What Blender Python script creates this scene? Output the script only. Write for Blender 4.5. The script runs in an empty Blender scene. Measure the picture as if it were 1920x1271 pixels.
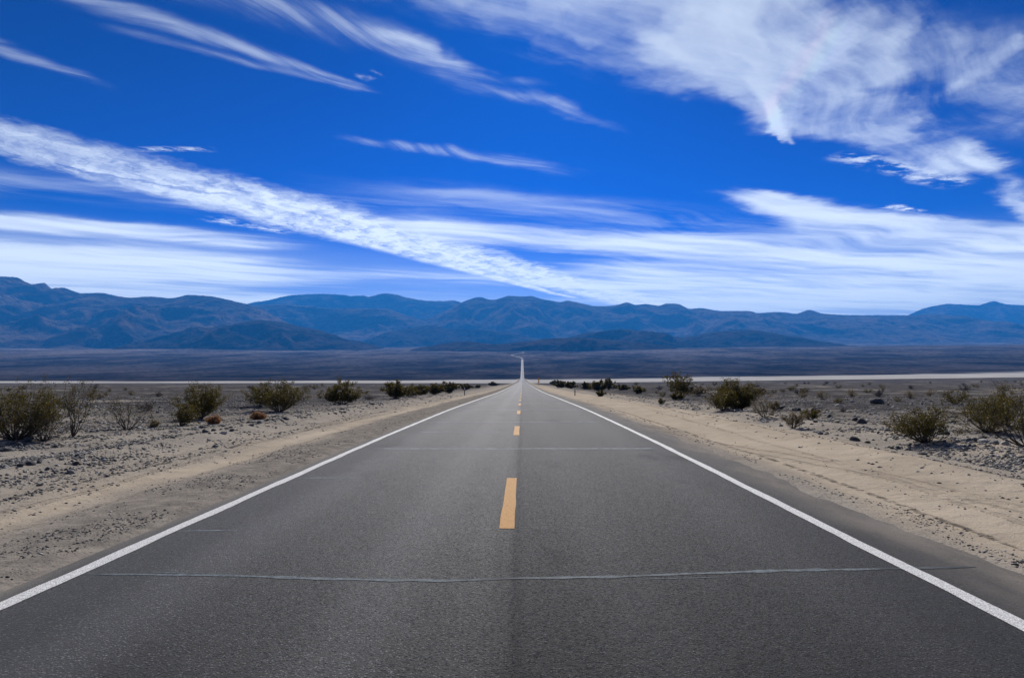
import bpy, math, random
import numpy as np
from mathutils import Vector, Matrix

random.seed(7)
S = bpy.context.scene
C = S.collection
R = math.radians

# ------------------------------------------------------------------ camera and survey
F = 1280.0                      # focal length in pixels of the 1920 wide photograph (24 mm lens)
EYE = 1.69
cam_d = bpy.data.cameras.new('camera')
cam_d.sensor_width = 36.0
cam_d.lens = 24.0
cam_d.clip_start = 0.1
cam_d.clip_end = 90000
cam = bpy.data.objects.new('camera', cam_d)
C.objects.link(cam)
cam.location = (0, 0, EYE)
cam.rotation_euler = (R(90 + 3.02), 0, R(0.864))
S.camera = cam
CAMR = cam.rotation_euler.to_matrix()


def ray(px, py):
    return CAMR @ Vector(((px - 960.0) / F, (635.5 - py) / F, -1.0))


# ------------------------------------------------------------------ noise in numpy
def _hash(ix, iy, seed):
    h = (ix.astype(np.int64) * 374761393 + iy.astype(np.int64) * 668265263 + seed * 974711) & 0xFFFFFFFF
    h = ((h ^ (h >> 13)) * 1274126177) & 0xFFFFFFFF
    return h ^ (h >> 16)


def perlin(x, y, seed=0):
    x = np.asarray(x, float); y = np.asarray(y, float)
    x0 = np.floor(x); y0 = np.floor(y)
    fx = x - x0; fy = y - y0
    u = fx * fx * fx * (fx * (fx * 6 - 15) + 10)
    v = fy * fy * fy * (fy * (fy * 6 - 15) + 10)

    def g(ax, ay, dx, dy):
        a = _hash(ax, ay, seed) * (2 * math.pi / 4294967296.0)
        return np.cos(a) * dx + np.sin(a) * dy
    n00 = g(x0, y0, fx, fy); n10 = g(x0 + 1, y0, fx - 1, fy)
    n01 = g(x0, y0 + 1, fx, fy - 1); n11 = g(x0 + 1, y0 + 1, fx - 1, fy - 1)
    return (n00 * (1 - u) + n10 * u) * (1 - v) + (n01 * (1 - u) + n11 * u) * v


def fbm(x, y, seed=0, octs=4, gain=0.5):
    t = 0; a = 1.0
    for k in range(octs):
        t = t + a * perlin(x * 2 ** k, y * 2 ** k, seed + k * 17)
        a *= gain
    return t


def ridged(x, y, seed=0, octs=5, gain=0.5):
    t = 0; a = 1.0; w = 1.0
    for k in range(octs):
        n = 1 - np.abs(perlin(x * 2 ** k, y * 2 ** k, seed + k * 31)) * 1.9
        n = np.clip(n, 0, 1) ** 1.5
        t = t + a * n * w
        w = np.clip(n * 1.6, 0, 1)
        a *= gain
    return t


def smooth(a, b, x):
    t = np.clip((np.asarray(x, float) - a) / (b - a), 0, 1)
    return t * t * (3 - 2 * t)


def pchip(xs, ys):
    xs = np.array(xs, float); ys = np.array(ys, float)
    h = np.diff(xs); d = np.diff(ys) / h
    m = np.zeros_like(xs)
    m[0] = d[0]; m[-1] = d[-1]
    for i in range(1, len(xs) - 1):
        if d[i - 1] * d[i] > 0:
            w1 = 2 * h[i] + h[i - 1]; w2 = h[i] + 2 * h[i - 1]
            m[i] = (w1 + w2) / (w1 / d[i - 1] + w2 / d[i])

    def f(q):
        q = np.clip(np.asarray(q, float), xs[0], xs[-1])
        i = np.clip(np.searchsorted(xs, q) - 1, 0, len(xs) - 2)
        t = (q - xs[i]) / h[i]
        t2 = t * t; t3 = t2 * t
        return (2 * t3 - 3 * t2 + 1) * ys[i] + (t3 - 2 * t2 + t) * h[i] * m[i] + (-2 * t3 + 3 * t2) * ys[i + 1] + (t3 - t2) * h[i] * m[i + 1]
    return f


# ------------------------------------------------------------------ the lie of the land
road_z = pchip([-400, 14, 30, 59, 104, 179, 315, 600, 886, 1250, 1396, 1650, 2000, 2500, 3000, 3400, 3800, 4500, 6000, 8000, 12000, 26000],
               [0, 0, -.08, -.42, -1.02, -1.75, -2.8, -4.8, -6.3, -6.3, -5.5, 1.5, 16, 43, 73, 99, 126, 165, 240, 340, 500, 900])
XC = -0.2                        # centre of the carriageway
EDGE_L, EDGE_R = -4.06, 4.08     # asphalt edges


def ground_z(X, Y):
    X = np.asarray(X, float); Y = np.asarray(Y, float)
    z = road_z(Y)
    near = 1 - smooth(120, 500, Y)
    # under the road the sheet dips; at the asphalt edge it laps over it raggedly
    out = np.where(X < 0, EDGE_L - X, X - EDGE_R)
    rag = 0.18 * fbm(X * .9, Y * .55, 3, 3) + .07 * perlin(X * 3.1, Y * 2.3, 5)
    z = z + np.where(out < 0.6, np.clip((out + rag) * 0.11, -0.1, 0.035), 0.035) - .008
    a = smooth(0.3, 2.0, out)
    z = z + a * near * (0.022 * fbm(X * 1.4, Y * 1.4, 11, 3) + 0.06 * fbm(X * .33, Y * .2, 21, 3))
    # right: sand swept into a low bank, a lip of debris and a second bank
    r = smooth(4.6, 6.2, X)
    z = z + near * (r * 0.05 + .12 * np.exp(-((X - 7.1 - .35 * perlin(Y * .12, 0 * Y, 9)) / .55) ** 2) - .05 * np.exp(-((X - 5.0) / .4) ** 2))
    z = z + near * .16 * np.exp(-((X - 9.4 - .8 * perlin(Y * .09, 0 * Y + 3, 9)) / .9) ** 2) * (X > 0)
    # left: graded track and a windrow of stones pushed aside
    z = z + near * (-.05 * np.exp(-((X + 5.9) / .45) ** 2) + .05 * np.exp(-((X + 6.75 - .2 * perlin(Y * .2, 0 * Y, 14)) / .25) ** 2))
    z = z + near * .16 * np.exp(-((X + 8.35 - .35 * perlin(Y * .15, 0 * Y + 7, 9)) / .5) ** 2)
    # open desert: hummocks and shallow washes
    d = smooth(9, 16, np.abs(X))
    z = z + d * (1 - smooth(600, 900, Y)) * (0.16 * fbm(X * .12, Y * .16, 41, 4) + .05 * fbm(X * .7, Y * .8, 43, 2))
    # causeway over the valley floor
    emb = 1.3 * smooth(220, 520, Y) * (1 - smooth(1350, 1700, Y))
    z = z - emb * smooth(5.5, 11, np.abs(X))
    # the valley climbs gently toward the right
    z = z + 0.0125 * np.clip(X - 30, 0, None) * smooth(150, 700, Y) * (1 - .5 * smooth(2500, 6000, Y))
    # fan relief
    fan = smooth(1500, 2300, Y)
    z = z + fan * smooth(30, 400, np.abs(X)) * (5 * fbm(X / 260, Y / 900, 51, 4) + 14 * fbm(X / 1500, Y / 2600, 57, 3) * smooth(2200, 4500, Y))
    return z


_T = np.geomspace(3.0, 4000.0, 900)


def on_ground(px, py, lift=0.0):
    """where the sight line of the photograph meets the land"""
    d = ray(px, py)
    q = np.nonzero(EYE + d.z * _T <= ground_z(d.x * _T, d.y * _T))[0]
    i = max(int(q[0]), 1) if len(q) else len(_T) - 1
    f = np.linspace(_T[i - 1], _T[i], 60)
    q = np.nonzero(EYE + d.z * f <= ground_z(d.x * f, d.y * f))[0]
    t = f[int(q[0])] if len(q) else f[-1]
    x, y = d.x * t, d.y * t
    return x, y, float(ground_z(x, y))


# ------------------------------------------------------------------ node helpers
class Nd:
    """tiny expression builder for shader nodes"""
    def __init__(s, nt):
        s.nt = nt

    def new(s, t, **kw):
        n = s.nt.nodes.new(t)
        for k, v in kw.items():
            setattr(n, k, v)
        return n

    def put(s, sock, v):
        if isinstance(v, (int, float)):
            sock.default_value = v
        elif isinstance(v, (tuple, list)):
            if sock.type == 'RGBA' and len(v) == 3:
                v = (*v, 1)
            sock.default_value = v
        else:
            s.nt.links.new(v, sock)

    def m(s, op, a, b=0.0, c=0.0, clamp=False):
        n = s.new('ShaderNodeMath', operation=op, use_clamp=clamp)
        s.put(n.inputs[0], a); s.put(n.inputs[1], b); s.put(n.inputs[2], c)
        return n.outputs[0]

    def v(s, op, a, b=(0, 0, 0), out=0):
        n = s.new('ShaderNodeVectorMath', operation=op)
        s.put(n.inputs[0], a)
        if op == 'SCALE':
            s.put(n.inputs['Scale'], b)
        else:
            s.put(n.inputs[1], b)
        return n.outputs['Value'] if op in ('DOT_PRODUCT', 'LENGTH', 'DISTANCE') else n.outputs[0]

    def xyz(s, x, y, z=0.0):
        n = s.new('ShaderNodeCombineXYZ')
        s.put(n.inputs[0], x); s.put(n.inputs[1], y); s.put(n.inputs[2], z)
        return n.outputs[0]

    def sep(s, v):
        n = s.new('ShaderNodeSeparateXYZ'); s.put(n.inputs[0], v)
        return n.outputs

    def ramp(s, x, a, b, to0=0.0, to1=1.0, interp='SMOOTHSTEP'):
        n = s.new('ShaderNodeMapRange', interpolation_type=interp, clamp=True) if interp == 'LINEAR' else s.new('ShaderNodeMapRange', interpolation_type=interp)
        s.put(n.inputs[0], x)
        for i, q in ((1, a), (2, b), (3, to0), (4, to1)):
            s.put(n.inputs[i], q)
        return n.outputs[0]

    def noise(s, vec, scale, detail=4, rough=.55, dist=0.0, dim='3D', col=False):
        n = s.new('ShaderNodeTexNoise', noise_dimensions=dim)
        s.put(n.inputs['Vector'], vec)
        n.inputs['Scale'].default_value = scale
        n.inputs['Detail'].default_value = detail
        n.inputs['Roughness'].default_value = rough
        n.inputs['Distortion'].default_value = dist
        return n.outputs[1 if col else 0]

    def voronoi(s, vec, scale, feature='F1'):
        n = s.new('ShaderNodeTexVoronoi', feature=feature)
        s.put(n.inputs['Vector'], vec)
        n.inputs['Scale'].default_value = scale
        return n.outputs

    def mix(s, f, a, b, blend='MIX'):
        n = s.new('ShaderNodeMix', data_type='RGBA', blend_type=blend)
        s.put(n.inputs[0], f); s.put(n.inputs[6], a); s.put(n.inputs[7], b)
        return n.outputs[2]

    def bump(s, h, strength, dist):
        n = s.new('ShaderNodeBump')
        n.inputs['Strength'].default_value = strength
        n.inputs['Distance'].default_value = dist
        s.put(n.inputs['Height'], h)
        return n.outputs[0]


def mat(name):
    m = bpy.data.materials.new(name)
    m.use_nodes = True
    nt = m.node_tree
    b = nt.nodes['Principled BSDF']
    return m, Nd(nt), b


def simple(name, col, rough=.6, metal=0.0, var=.25, scale=20):
    m, n, b = mat(name)
    tc = n.new('ShaderNodeTexCoord').outputs['Object']
    f = n.ramp(n.noise(tc, scale, 5), .3, .7)
    n.put(b.inputs['Base Color'], n.mix(f, tuple(c * (1 - var) for c in col), tuple(min(1, c * (1 + var)) for c in col)))
    b.inputs['Roughness'].default_value = rough
    b.inputs['Metallic'].default_value = metal
    return m


# ------------------------------------------------------------------ materials
def ground_material():
    m, n, b = mat('desert_ground')
    P = n.new('ShaderNodeNewGeometry').outputs['Position']
    A = n.new('ShaderNodeAttribute', attribute_name='cover_a').outputs['Color']
    B = n.new('ShaderNodeAttribute', attribute_name='cover_b').outputs['Color']
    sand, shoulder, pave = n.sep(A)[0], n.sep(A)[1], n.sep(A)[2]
    playa, fan, wash = n.sep(B)[0], n.sep(B)[1], n.sep(B)[2]
    big = n.noise(P, .35, 5, .6)
    mid = n.noise(P, 3.0, 5, .6)
    fine = n.noise(P, 45, 3, .65)
    grit = n.noise(P, 160, 2, .7)
    # pebbles lying in the grit
    v1 = n.voronoi(P, 26)
    c1 = n.sep(v1['Color'])[0]
    v2 = n.voronoi(n.v('ADD', P, (3.3, 1.7, 0)), 62)
    c2 = n.sep(v2['Color'])[0]
    v3 = n.voronoi(n.v('ADD', P, (9.3, 4.7, 0)), 7)
    c3 = n.sep(v3['Color'])[0]
    dense = n.ramp(n.noise(P, 1.3, 4, .6), .35, .65, .25, 1.0)
    stone1 = n.m('MULTIPLY', n.ramp(v1['Distance'], .36, .28), n.m('GREATER_THAN', c1, n.m('SUBTRACT', 1.0, n.m('MULTIPLY', dense, .46))))
    stone2 = n.m('MULTIPLY', n.ramp(v2['Distance'], .42, .30), n.m('GREATER_THAN', c2, n.m('SUBTRACT', 1.0, n.m('MULTIPLY', dense, .58))))
    stone3 = n.m('MULTIPLY', n.ramp(v3['Distance'], .34, .28), n.m('GREATER_THAN', c3, n.m('SUBTRACT', 1.0, n.m('MULTIPLY', dense, .22))))
    loose = n.m('SUBTRACT', 1.0, n.m('MULTIPLY', sand, .93))
    gravel = n.mix(n.ramp(big, .3, .7), (.265, .238, .208), (.385, .345, .295))
    gravel = n.mix(n.ramp(mid, .35, .7, 0, .5), gravel, (.25, .232, .21))
    sandc = n.mix(n.ramp(n.noise(n.v('MULTIPLY', P, (1.0, .35, 1)), .9, 5, .6), .3, .7), (.41, .345, .268), (.50, .425, .335))
    shc = n.mix(n.ramp(mid, .3, .7), (.16, .147, .132), (.29, .26, .225))
    c = n.mix(sand, gravel, sandc)
    c = n.mix(shoulder, c, shc)
    c = n.mix(n.ramp(fine, .3, .75, .0, .45), c, n.mix(.5, c, (.12, .11, .1)))
    c = n.mix(n.m('MULTIPLY', n.ramp(grit, .45, .7), .35), c, n.mix(.55, c, (.55, .5, .43)))
    s1c = n.mix(n.m('FRACT', n.m('MULTIPLY', c1, 37.0)), (.045, .045, .05), (.2, .19, .18))
    s2c = n.mix(n.m('FRACT', n.m('MULTIPLY', c2, 53.0)), (.06, .058, .06), (.42, .4, .37))
    c = n.mix(n.m('MULTIPLY', stone2, n.m('MULTIPLY', loose, .85)), c, s2c)
    c = n.mix(n.m('MULTIPLY', stone1, n.m('MULTIPLY', loose, .8)), c, s1c)
    # varnished pavement, its stones' shade mixed into the dark colour, broken by pale washes
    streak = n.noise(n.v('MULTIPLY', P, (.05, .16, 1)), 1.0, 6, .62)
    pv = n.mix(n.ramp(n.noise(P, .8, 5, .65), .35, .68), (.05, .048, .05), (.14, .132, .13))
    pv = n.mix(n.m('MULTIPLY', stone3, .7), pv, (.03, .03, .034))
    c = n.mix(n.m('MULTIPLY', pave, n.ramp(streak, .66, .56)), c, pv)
    c = n.mix(wash, c, (.46, .41, .34))
    # salt and silt of the dry lake
    pl = n.mix(n.ramp(n.noise(n.v('MULTIPLY', P, (.006, .02, 1)), 1.0, 5, .6), .35, .7), (.54, .52, .485), (.40, .38, .35))
    pl = n.mix(n.ramp(n.noise(n.v('MULTIPLY', P, (.012, .05, 1)), 1.0, 4, .6), .66, .72), pl, (.16, .15, .13))
    c = n.mix(playa, c, pl)
    # the alluvial fan
    fn = n.mix(n.ramp(n.noise(n.v('MULTIPLY', P, (.006, .0035, .006)), 1.0, 8, .68), .36, .66), (.022, .019, .019), (.115, .094, .086))
    fn = n.mix(n.ramp(n.noise(n.v('MULTIPLY', P, (.0018, .0009, .002)), 1.0, 5, .55), .5, .68, 0, .6), fn, (.17, .14, .13))
    fn = n.mix(n.ramp(n.noise(P, .05, 3, .6), .52, .6, 0, .7), fn, (.010, .010, .009))
    fn = n.v('SCALE', fn, n.ramp(n.sep(P)[1], 1700.0, 5200.0, 1.1, 3.2))  # paler with distance: valley haze put into the fan's colour
    c = n.mix(fan, c, fn)
    n.put(b.inputs['Base Color'], c)
    b.inputs['Roughness'].default_value = .95
    b.inputs['Specular IOR Level'].default_value = 0.0
    n.put(b.inputs['Diffuse Roughness'], n.m('ADD', n.m('MULTIPLY', fan, .35), n.m('MULTIPLY', pave, .15)))
    px_, py_, pz_ = n.sep(P)
    wv = n.m('MULTIPLY', n.m('SUBTRACT', n.noise(n.v('MULTIPLY', P, (.2, .12, 0)), 1.0, 4), .5), 1.2)
    wf = n.m('MULTIPLY', n.m('SUBTRACT', n.noise(P, 5.0, 4, .7), .5), .16)

    def line(x0, slope, w_, wob=1.0):
        d_ = n.m('ADD', n.m('SUBTRACT', px_, n.m('ADD', x0, n.m('MULTIPLY', n.m('SUBTRACT', py_, 8.0), slope))), n.m('ADD', n.m('MULTIPLY', wv, wob), wf))
        return n.ramp(n.m('ABSOLUTE', d_), w_, w_ * .3)
    litter = n.m('MAXIMUM', line(7.2, -.012, .05, .35), n.m('MAXIMUM', line(-6.72, .02, .05, .3), line(4.95, 0.0, .07, .4)))
    broken = n.ramp(n.noise(P, 2.2, 5, .7), .42, .56)
    litter = n.m('MULTIPLY', n.m('MULTIPLY', litter, broken), n.ramp(py_, 70.0, 35.0))
    c = n.mix(n.m('MULTIPLY', litter, .8), c, (.07, .062, .055))
    rut = n.m('MAXIMUM', n.m('MAXIMUM', line(6.0, -.14, .07, .15), line(6.3, -.14, .06, .15)), n.m('MAXIMUM', n.m('MAXIMUM', line(5.6, .03, .09, .3), line(-5.55, .01, .08, .2)), n.m('MAXIMUM', line(-7.15, .02, .09, .3), line(-6.3, -.015, .07, .3))))
    rut = n.m('MULTIPLY', rut, n.m('MULTIPLY', n.ramp(py_, 45.0, 25.0), n.ramp(n.noise(P, .7, 4, .6), .3, .5)))
    n.put(b.inputs['Base Color'], n.mix(n.m('MULTIPLY', rut, .25), c, (.2, .165, .125)))
    rip = n.new('ShaderNodeTexWave', wave_type='BANDS', bands_direction='DIAGONAL')
    n.put(rip.inputs['Vector'], n.v('MULTIPLY', P, (.35, 1.0, 0)))
    rip.inputs['Scale'].default_value = 2.6
    rip.inputs['Distortion'].default_value = 9.0
    rip.inputs['Detail'].default_value = 3.0
    ripple = n.m('MULTIPLY', n.m('MULTIPLY', rip.outputs[1], sand), n.m('MULTIPLY', n.ramp(n.noise(P, .5, 4, .6), .45, .7, 0, .0045), n.ramp(px_, 3.0, 5.0)))
    h = n.m('ADD', n.m('MULTIPLY', fine, .012), n.m('MULTIPLY', grit, .004))
    h = n.m('ADD', h, n.m('MULTIPLY', mid, .05))
    h = n.m('ADD', h, n.m('SUBTRACT', n.m('ADD', ripple, n.m('MULTIPLY', litter, .02)), n.m('MULTIPLY', rut, .035)))
    h = n.m('ADD', h, n.m('MULTIPLY', n.m('ADD', n.m('MULTIPLY', stone1, .016), n.m('MULTIPLY', stone2, .007)), loose))
    h = n.m('ADD', h, n.m('MULTIPLY', n.m('MULTIPLY', stone3, pave), .06))
    n.put(b.inputs['Normal'], n.bump(h, .9, 1.0))
    return m


def asphalt_material():
    m, n, b = mat('asphalt')
    P = n.new('ShaderNodeNewGeometry').outputs['Position']
    x, y, z = n.sep(P)
    v = n.voronoi(P, 60)
    cc = n.sep(v['Color'])
    v2 = n.voronoi(n.v('ADD', P, (.31, .77, 0)), 130)
    cc2 = n.sep(v2['Color'])
    chip = n.m('MULTIPLY', n.ramp(v['Distance'], .5, .25), n.ramp(cc[0], .62, .97))
    chip2 = n.m('MULTIPLY', n.ramp(v2['Distance'], .5, .25), n.ramp(cc2[1], .80, .98))
    base = n.mix(n.ramp(n.noise(P, .9, 6, .65), .32, .68), (.005, .0053, .0056), (.011, .0115, .012))
    # traffic polish in the wheel paths, oil down the middle of each lane, a dark paving joint
    wob = n.m('MULTIPLY', n.m('SUBTRACT', n.noise(n.v('MULTIPLY', P, (0, .12, 0)), 1.0, 3), .5), .5)
    xw = n.m('ADD', x, wob)

    def band(c, w):
        return n.ramp(n.m('ABSOLUTE', n.m('SUBTRACT', xw, c)), w, w * .15)
    wheel = n.m('MAXIMUM', n.m('MAXIMUM', band(-2.8, .55), band(-1.15, .5)), n.m('MAXIMUM', band(.8, .5), band(2.45, .55)))
    base = n.mix(n.m('MULTIPLY', wheel, .6), base, (.032, .0325, .034))
    joint = n.ramp(n.m('ABSOLUTE', n.m('SUBTRACT', n.m('ADD', x, n.m('MULTIPLY', wob, .15)), -.14)), .17, .06)
    base = n.mix(n.m('MULTIPLY', joint, .55), base, (.008, .008, .009))
    lane = n.ramp(n.m('ADD', x, n.m('MULTIPLY', wob, .3)), -.16, -.04)
    base = n.v('SCALE', base, n.m('SUBTRACT', 1.12, n.m('MULTIPLY', lane, .50)))
    patch = n.ramp(n.noise(n.v('MULTIPLY', P, (.5, .22, 1)), 1.0, 5, .62), .55, .72)
    base = n.mix(n.m('MULTIPLY', patch, .45), base, (.010, .010, .011))
    c = n.mix(n.m('MULTIPLY', chip, n.m('SUBTRACT', .72, n.m('MULTIPLY', lane, .22))), base, (.165, .167, .17))
    c = n.mix(n.m('MULTIPLY', chip2, .5), c, (.30, .302, .305))
    pit = n.m('MULTIPLY', n.ramp(v['Distance'], .5, .75), .5)
    c = n.mix(pit, c, (.005, .005, .0055))
    c = n.v('SCALE', c, n.m('MULTIPLY', n.m('SUBTRACT', 1.14, n.m('MULTIPLY', lane, .38)), n.m('SUBTRACT', 1.0, n.m('MULTIPLY', joint, .3))))
    c = n.v('SCALE', c, n.m('MULTIPLY', n.m('ADD', .9, n.m('MULTIPLY', wheel, .32)), n.m('SUBTRACT', 1.0, n.m('MULTIPLY', patch, .32))))
    # dust blown in from the edges
    e = n.m('MAXIMUM', n.ramp(x, 3.25, 4.15), n.ramp(x, -3.75, -4.15))
    dn = n.ramp(n.noise(n.v('MULTIPLY', P, (1.2, .35, 1)), 1.0, 5, .65), .3, .7, .25, 1.0)
    dust = n.m('MULTIPLY', n.m('MULTIPLY', e, dn), .62)
    c = n.mix(dust, c, (.33, .285, .23))
    n.put(b.inputs['Base Color'], c)
    n.put(b.inputs['Roughness'], n.m('ADD', n.ramp(cc[2], 0, 1, .68, .88, 'LINEAR'), n.m('MULTIPLY', dust, .35)))
    n.put(b.inputs['Specular IOR Level'], n.m('MULTIPLY', .125, n.m('SUBTRACT', 1.2, n.m('ADD', n.m('MULTIPLY', lane, .50), n.m('ADD', n.m('MULTIPLY', patch, .35), n.m('MULTIPLY', joint, .2))))))
    b.inputs['Sheen Weight'].default_value = .16
    b.inputs['Sheen Roughness'].default_value = .35
    b.inputs['Sheen Tint'].default_value = (.95, .97, 1, 1)
    h = n.m('ADD', n.m('MULTIPLY', n.ramp(v['Distance'], .6, .1), n.m('ADD', .4, n.m('MULTIPLY', cc[1], .6))), n.m('MULTIPLY', n.noise(P, 420, 2), .4))
    n.put(b.inputs['Normal'], n.bump(h, .85, .0075))
    return m


def paint_material(name, ca, cb, wear):
    m, n, b = mat(name)
    P = n.new('ShaderNodeNewGeometry').outputs['Position']
    v = n.voronoi(P, 105)
    f = n.ramp(n.noise(P, 28, 6, .7), .35, .7)
    c = n.mix(f, ca, cb)
    w = n.m('MULTIPLY', n.ramp(n.noise(P, 75, 4, .7), wear, wear + .1), .8)
    c = n.mix(w, c, (.06, .06, .06))
    c = n.mix(n.m('MULTIPLY', n.ramp(v['Distance'], .45, .75), .6), c, (.05, .05, .05))
    n.put(b.inputs['Base Color'], c)
    b.inputs['Roughness'].default_value = .75
    b.inputs['Specular IOR Level'].default_value = .12
    n.put(b.inputs['Normal'], n.bump(n.ramp(v['Distance'], .6, .1), .7, .004))
    return m


def seal_material(name, k):  # sky reflection on the tar put into its blue-grey colour
    m, n, b = mat(name)
    P = n.new('ShaderNodeNewGeometry').outputs['Position']
    f = n.ramp(n.noise(P, 14, 6, .75), .38, .62)
    n.put(b.inputs['Base Color'], n.mix(n.ramp(n.noise(n.v('MULTIPLY', P, (.6, .1, 1)), 1.0, 3), .36, .5) if k < 2 else 1.0, tuple(k * q for q in (.03, .037, .048)), n.mix(f, tuple(k * q for q in (.055, .069, .083)), tuple(k * q for q in (.135, .162, .186)))))
    b.inputs['Roughness'].default_value = .85
    b.inputs['Specular IOR Level'].default_value = .15
    n.put(b.inputs['Normal'], n.bump(n.noise(P, 60, 3), .5, .004))
    return m


def rock_material(name, ca, cb, scale):
    m, n, b = mat(name)
    P = n.new('ShaderNodeNewGeometry').outputs['Position']
    f = n.ramp(n.noise(P, scale, 8, .65, .4), .33, .68)
    n.put(b.inputs['Base Color'], n.mix(f, ca, cb))
    b.inputs['Roughness'].default_value = .85
    n.put(b.inputs['Normal'], n.bump(n.noise(P, scale * 3, 5, .65), .6, .3 / scale))
    return m


def mountain_material(name='mountain_rock', k=1.0):
    m, n, b = mat(name)
    g = n.new('ShaderNodeNewGeometry')
    P = g.outputs['Position']
    up = n.sep(g.outputs['Normal'])[2]
    f = n.ramp(n.noise(P, .0022, 9, .68, .6), .40, .64)
    c = n.mix(f, (.034, .025, .021), (.29, .205, .155))
    st = n.noise(n.v('MULTIPLY', P, (.0007, .0007, .006)), 1.0, 6, .6, 1.0)
    c = n.mix(n.ramp(st, .48, .66, 0, .5), c, (.42, .26, .17))
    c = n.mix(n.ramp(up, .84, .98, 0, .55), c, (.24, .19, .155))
    c = n.mix(n.ramp(n.noise(P, .011, 5, .7), .5, .62, 0, .65), c, (.016, .013, .013))
    n.put(b.inputs['Base Color'], n.v('SCALE', c, k))
    b.inputs['Roughness'].default_value = 1
    b.inputs['Specular IOR Level'].default_value = 0.0
    b.inputs['Diffuse Roughness'].default_value = .25
    n.put(b.inputs['Normal'], n.bump(n.noise(P, .009, 9, .70, .4), 1.0, 110.0))
    return m


def leaf_material(name, ca, cb, trans):
    m, n, b = mat(name)
    g = n.new('ShaderNodeNewGeometry')
    f = g.outputs['Random Per Island']
    c = n.mix(f, ca, cb)
    n.put(b.inputs['Base Color'], c)
    b.inputs['Roughness'].default_value = .6
    b.inputs['Specular IOR Level'].default_value = .2
    tr = n.new('ShaderNodeBsdfTranslucent')
    n.put(tr.inputs['Color'], n.mix(.5, c, trans))
    mx = n.new('ShaderNodeMixShader')
    mx.inputs[0].default_value = .22
    out = m.node_tree.nodes['Material Output']
    m.node_tree.links.new(b.outputs[0], mx.inputs[1])
    m.node_tree.links.new(tr.outputs[0], mx.inputs[2])
    m.node_tree.links.new(mx.outputs[0], out.inputs[0])
    return m


M = {
    'ground': ground_material(),
    'asphalt': asphalt_material(),
    'white': paint_material('white_paint', (.82, .83, .83), (.58, .585, .59), .555),
    'yellow': paint_material('yellow_paint', (.60, .30, .065), (.46, .22, .045), .60),
    'seal': seal_material('crack_sealant', 1.0),
    'seal_pale': seal_material('pale_sealant', 2.3),  # sky sheen on the farther seals, painted as a paler colour
    'rock_dark': rock_material('dark_stone', (.030, .030, .034), (.11, .105, .105), 9),
    'rock_grey': rock_material('grey_stone', (.10, .097, .095), (.24, .23, .22), 8),
    'rock_pale': rock_material('pale_stone', (.26, .25, .235), (.5, .48, .45), 8),
    'mountain': mountain_material(),
    'hill': mountain_material('hill_rock', .42),
    'leaf': leaf_material('creosote_leaf', (.012, .011, .001), (.105, .080, .006), (.22, .165, .008)),
    'leaf_dry': leaf_material('dry_leaf', (.11, .085, .045), (.23, .185, .10), (.3, .23, .12)),
    'leaf_rust': leaf_material('rusty_leaf', (.23, .11, .045), (.40, .22, .10), (.4, .2, .08)),
    'twig': simple('twig_bark', (.055, .042, .034), .9, 0, .4, 12),
    'twig_dry': simple('dry_twig', (.14, .105, .075), .9, 0, .35, 12),
    'steel': simple('galvanised_steel', (.30, .31, .31), .5, .6, .2, 15),
    'post_dark': simple('weathered_post', (.16, .17, .17), .6, .1, .25, 15),
    'sign': simple('amber_sign', (.75, .36, .02), .5, 0, .1, 4),
    'reflector': simple('reflector', (.75, .75, .72), .3, 0, .1, 30),
    'car_paint': simple('dark_car_paint', (.03, .035, .045), .25, .3, .1, 3),
    'glass': simple('car_glass', (.015, .018, .02), .08, 0, .1, 3),
    'tyre': simple('tyre', (.02, .02, .02), .85, 0, .2, 20),
    'lamp': simple('tail_lamp', (.4, .03, .02), .3, 0, .1, 20),
    'plate': simple('rim', (.45, .46, .47), .3, .8, .1, 20),
}


# ------------------------------------------------------------------ object helpers
def mesh_from(name, verts, faces_flat, nper, material, smooth_=False, mat_index=None):
    """verts (n,3); faces as one flat index array with nper corners each (int or array)"""
    me = bpy.data.meshes.new(name)
    v = np.asarray(verts, np.float32)
    me.vertices.add(len(v))
    me.vertices.foreach_set('co', v.ravel())
    fl = np.asarray(faces_flat, np.int32).ravel()
    if isinstance(nper, int):
        nper = np.full(len(fl) // nper, nper, np.int32)
    st = np.concatenate(([0], np.cumsum(nper)[:-1])).astype(np.int32)
    me.loops.add(len(fl))
    me.loops.foreach_set('vertex_index', fl)
    me.polygons.add(len(nper))
    me.polygons.foreach_set('loop_start', st)
    me.polygons.foreach_set('loop_total', np.asarray(nper, np.int32))
    if smooth_:
        me.polygons.foreach_set('use_smooth', np.ones(len(nper), bool))
    for mm in (material if isinstance(material, (list, tuple)) else [material]):
        me.materials.append(mm)
    if mat_index is not None:
        me.polygons.foreach_set('material_index', np.asarray(mat_index, np.int32))
    me.update(calc_edges=True)
    me.validate()
    return me


def link(name, me, parent=None, loc=(0, 0, 0), rotz=0.0):
    o = bpy.data.objects.new(name, me)
    C.objects.link(o)
    o.location = loc
    o.rotation_euler = (0, 0, rotz)
    if parent:
        o.parent = parent
    return o


def tag(o, label=None, cat=None, group=None, kind=None):
    for k, v in (('label', label), ('category', cat), ('group', group), ('kind', kind)):
        if v:
            o[k] = v
    return o


def grid_faces(nr, nc):
    i = np.arange(nr - 1)[:, None] * nc + np.arange(nc - 1)[None, :]
    return np.stack([i, i + 1, i + nc + 1, i + nc], -1).reshape(-1)


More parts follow.
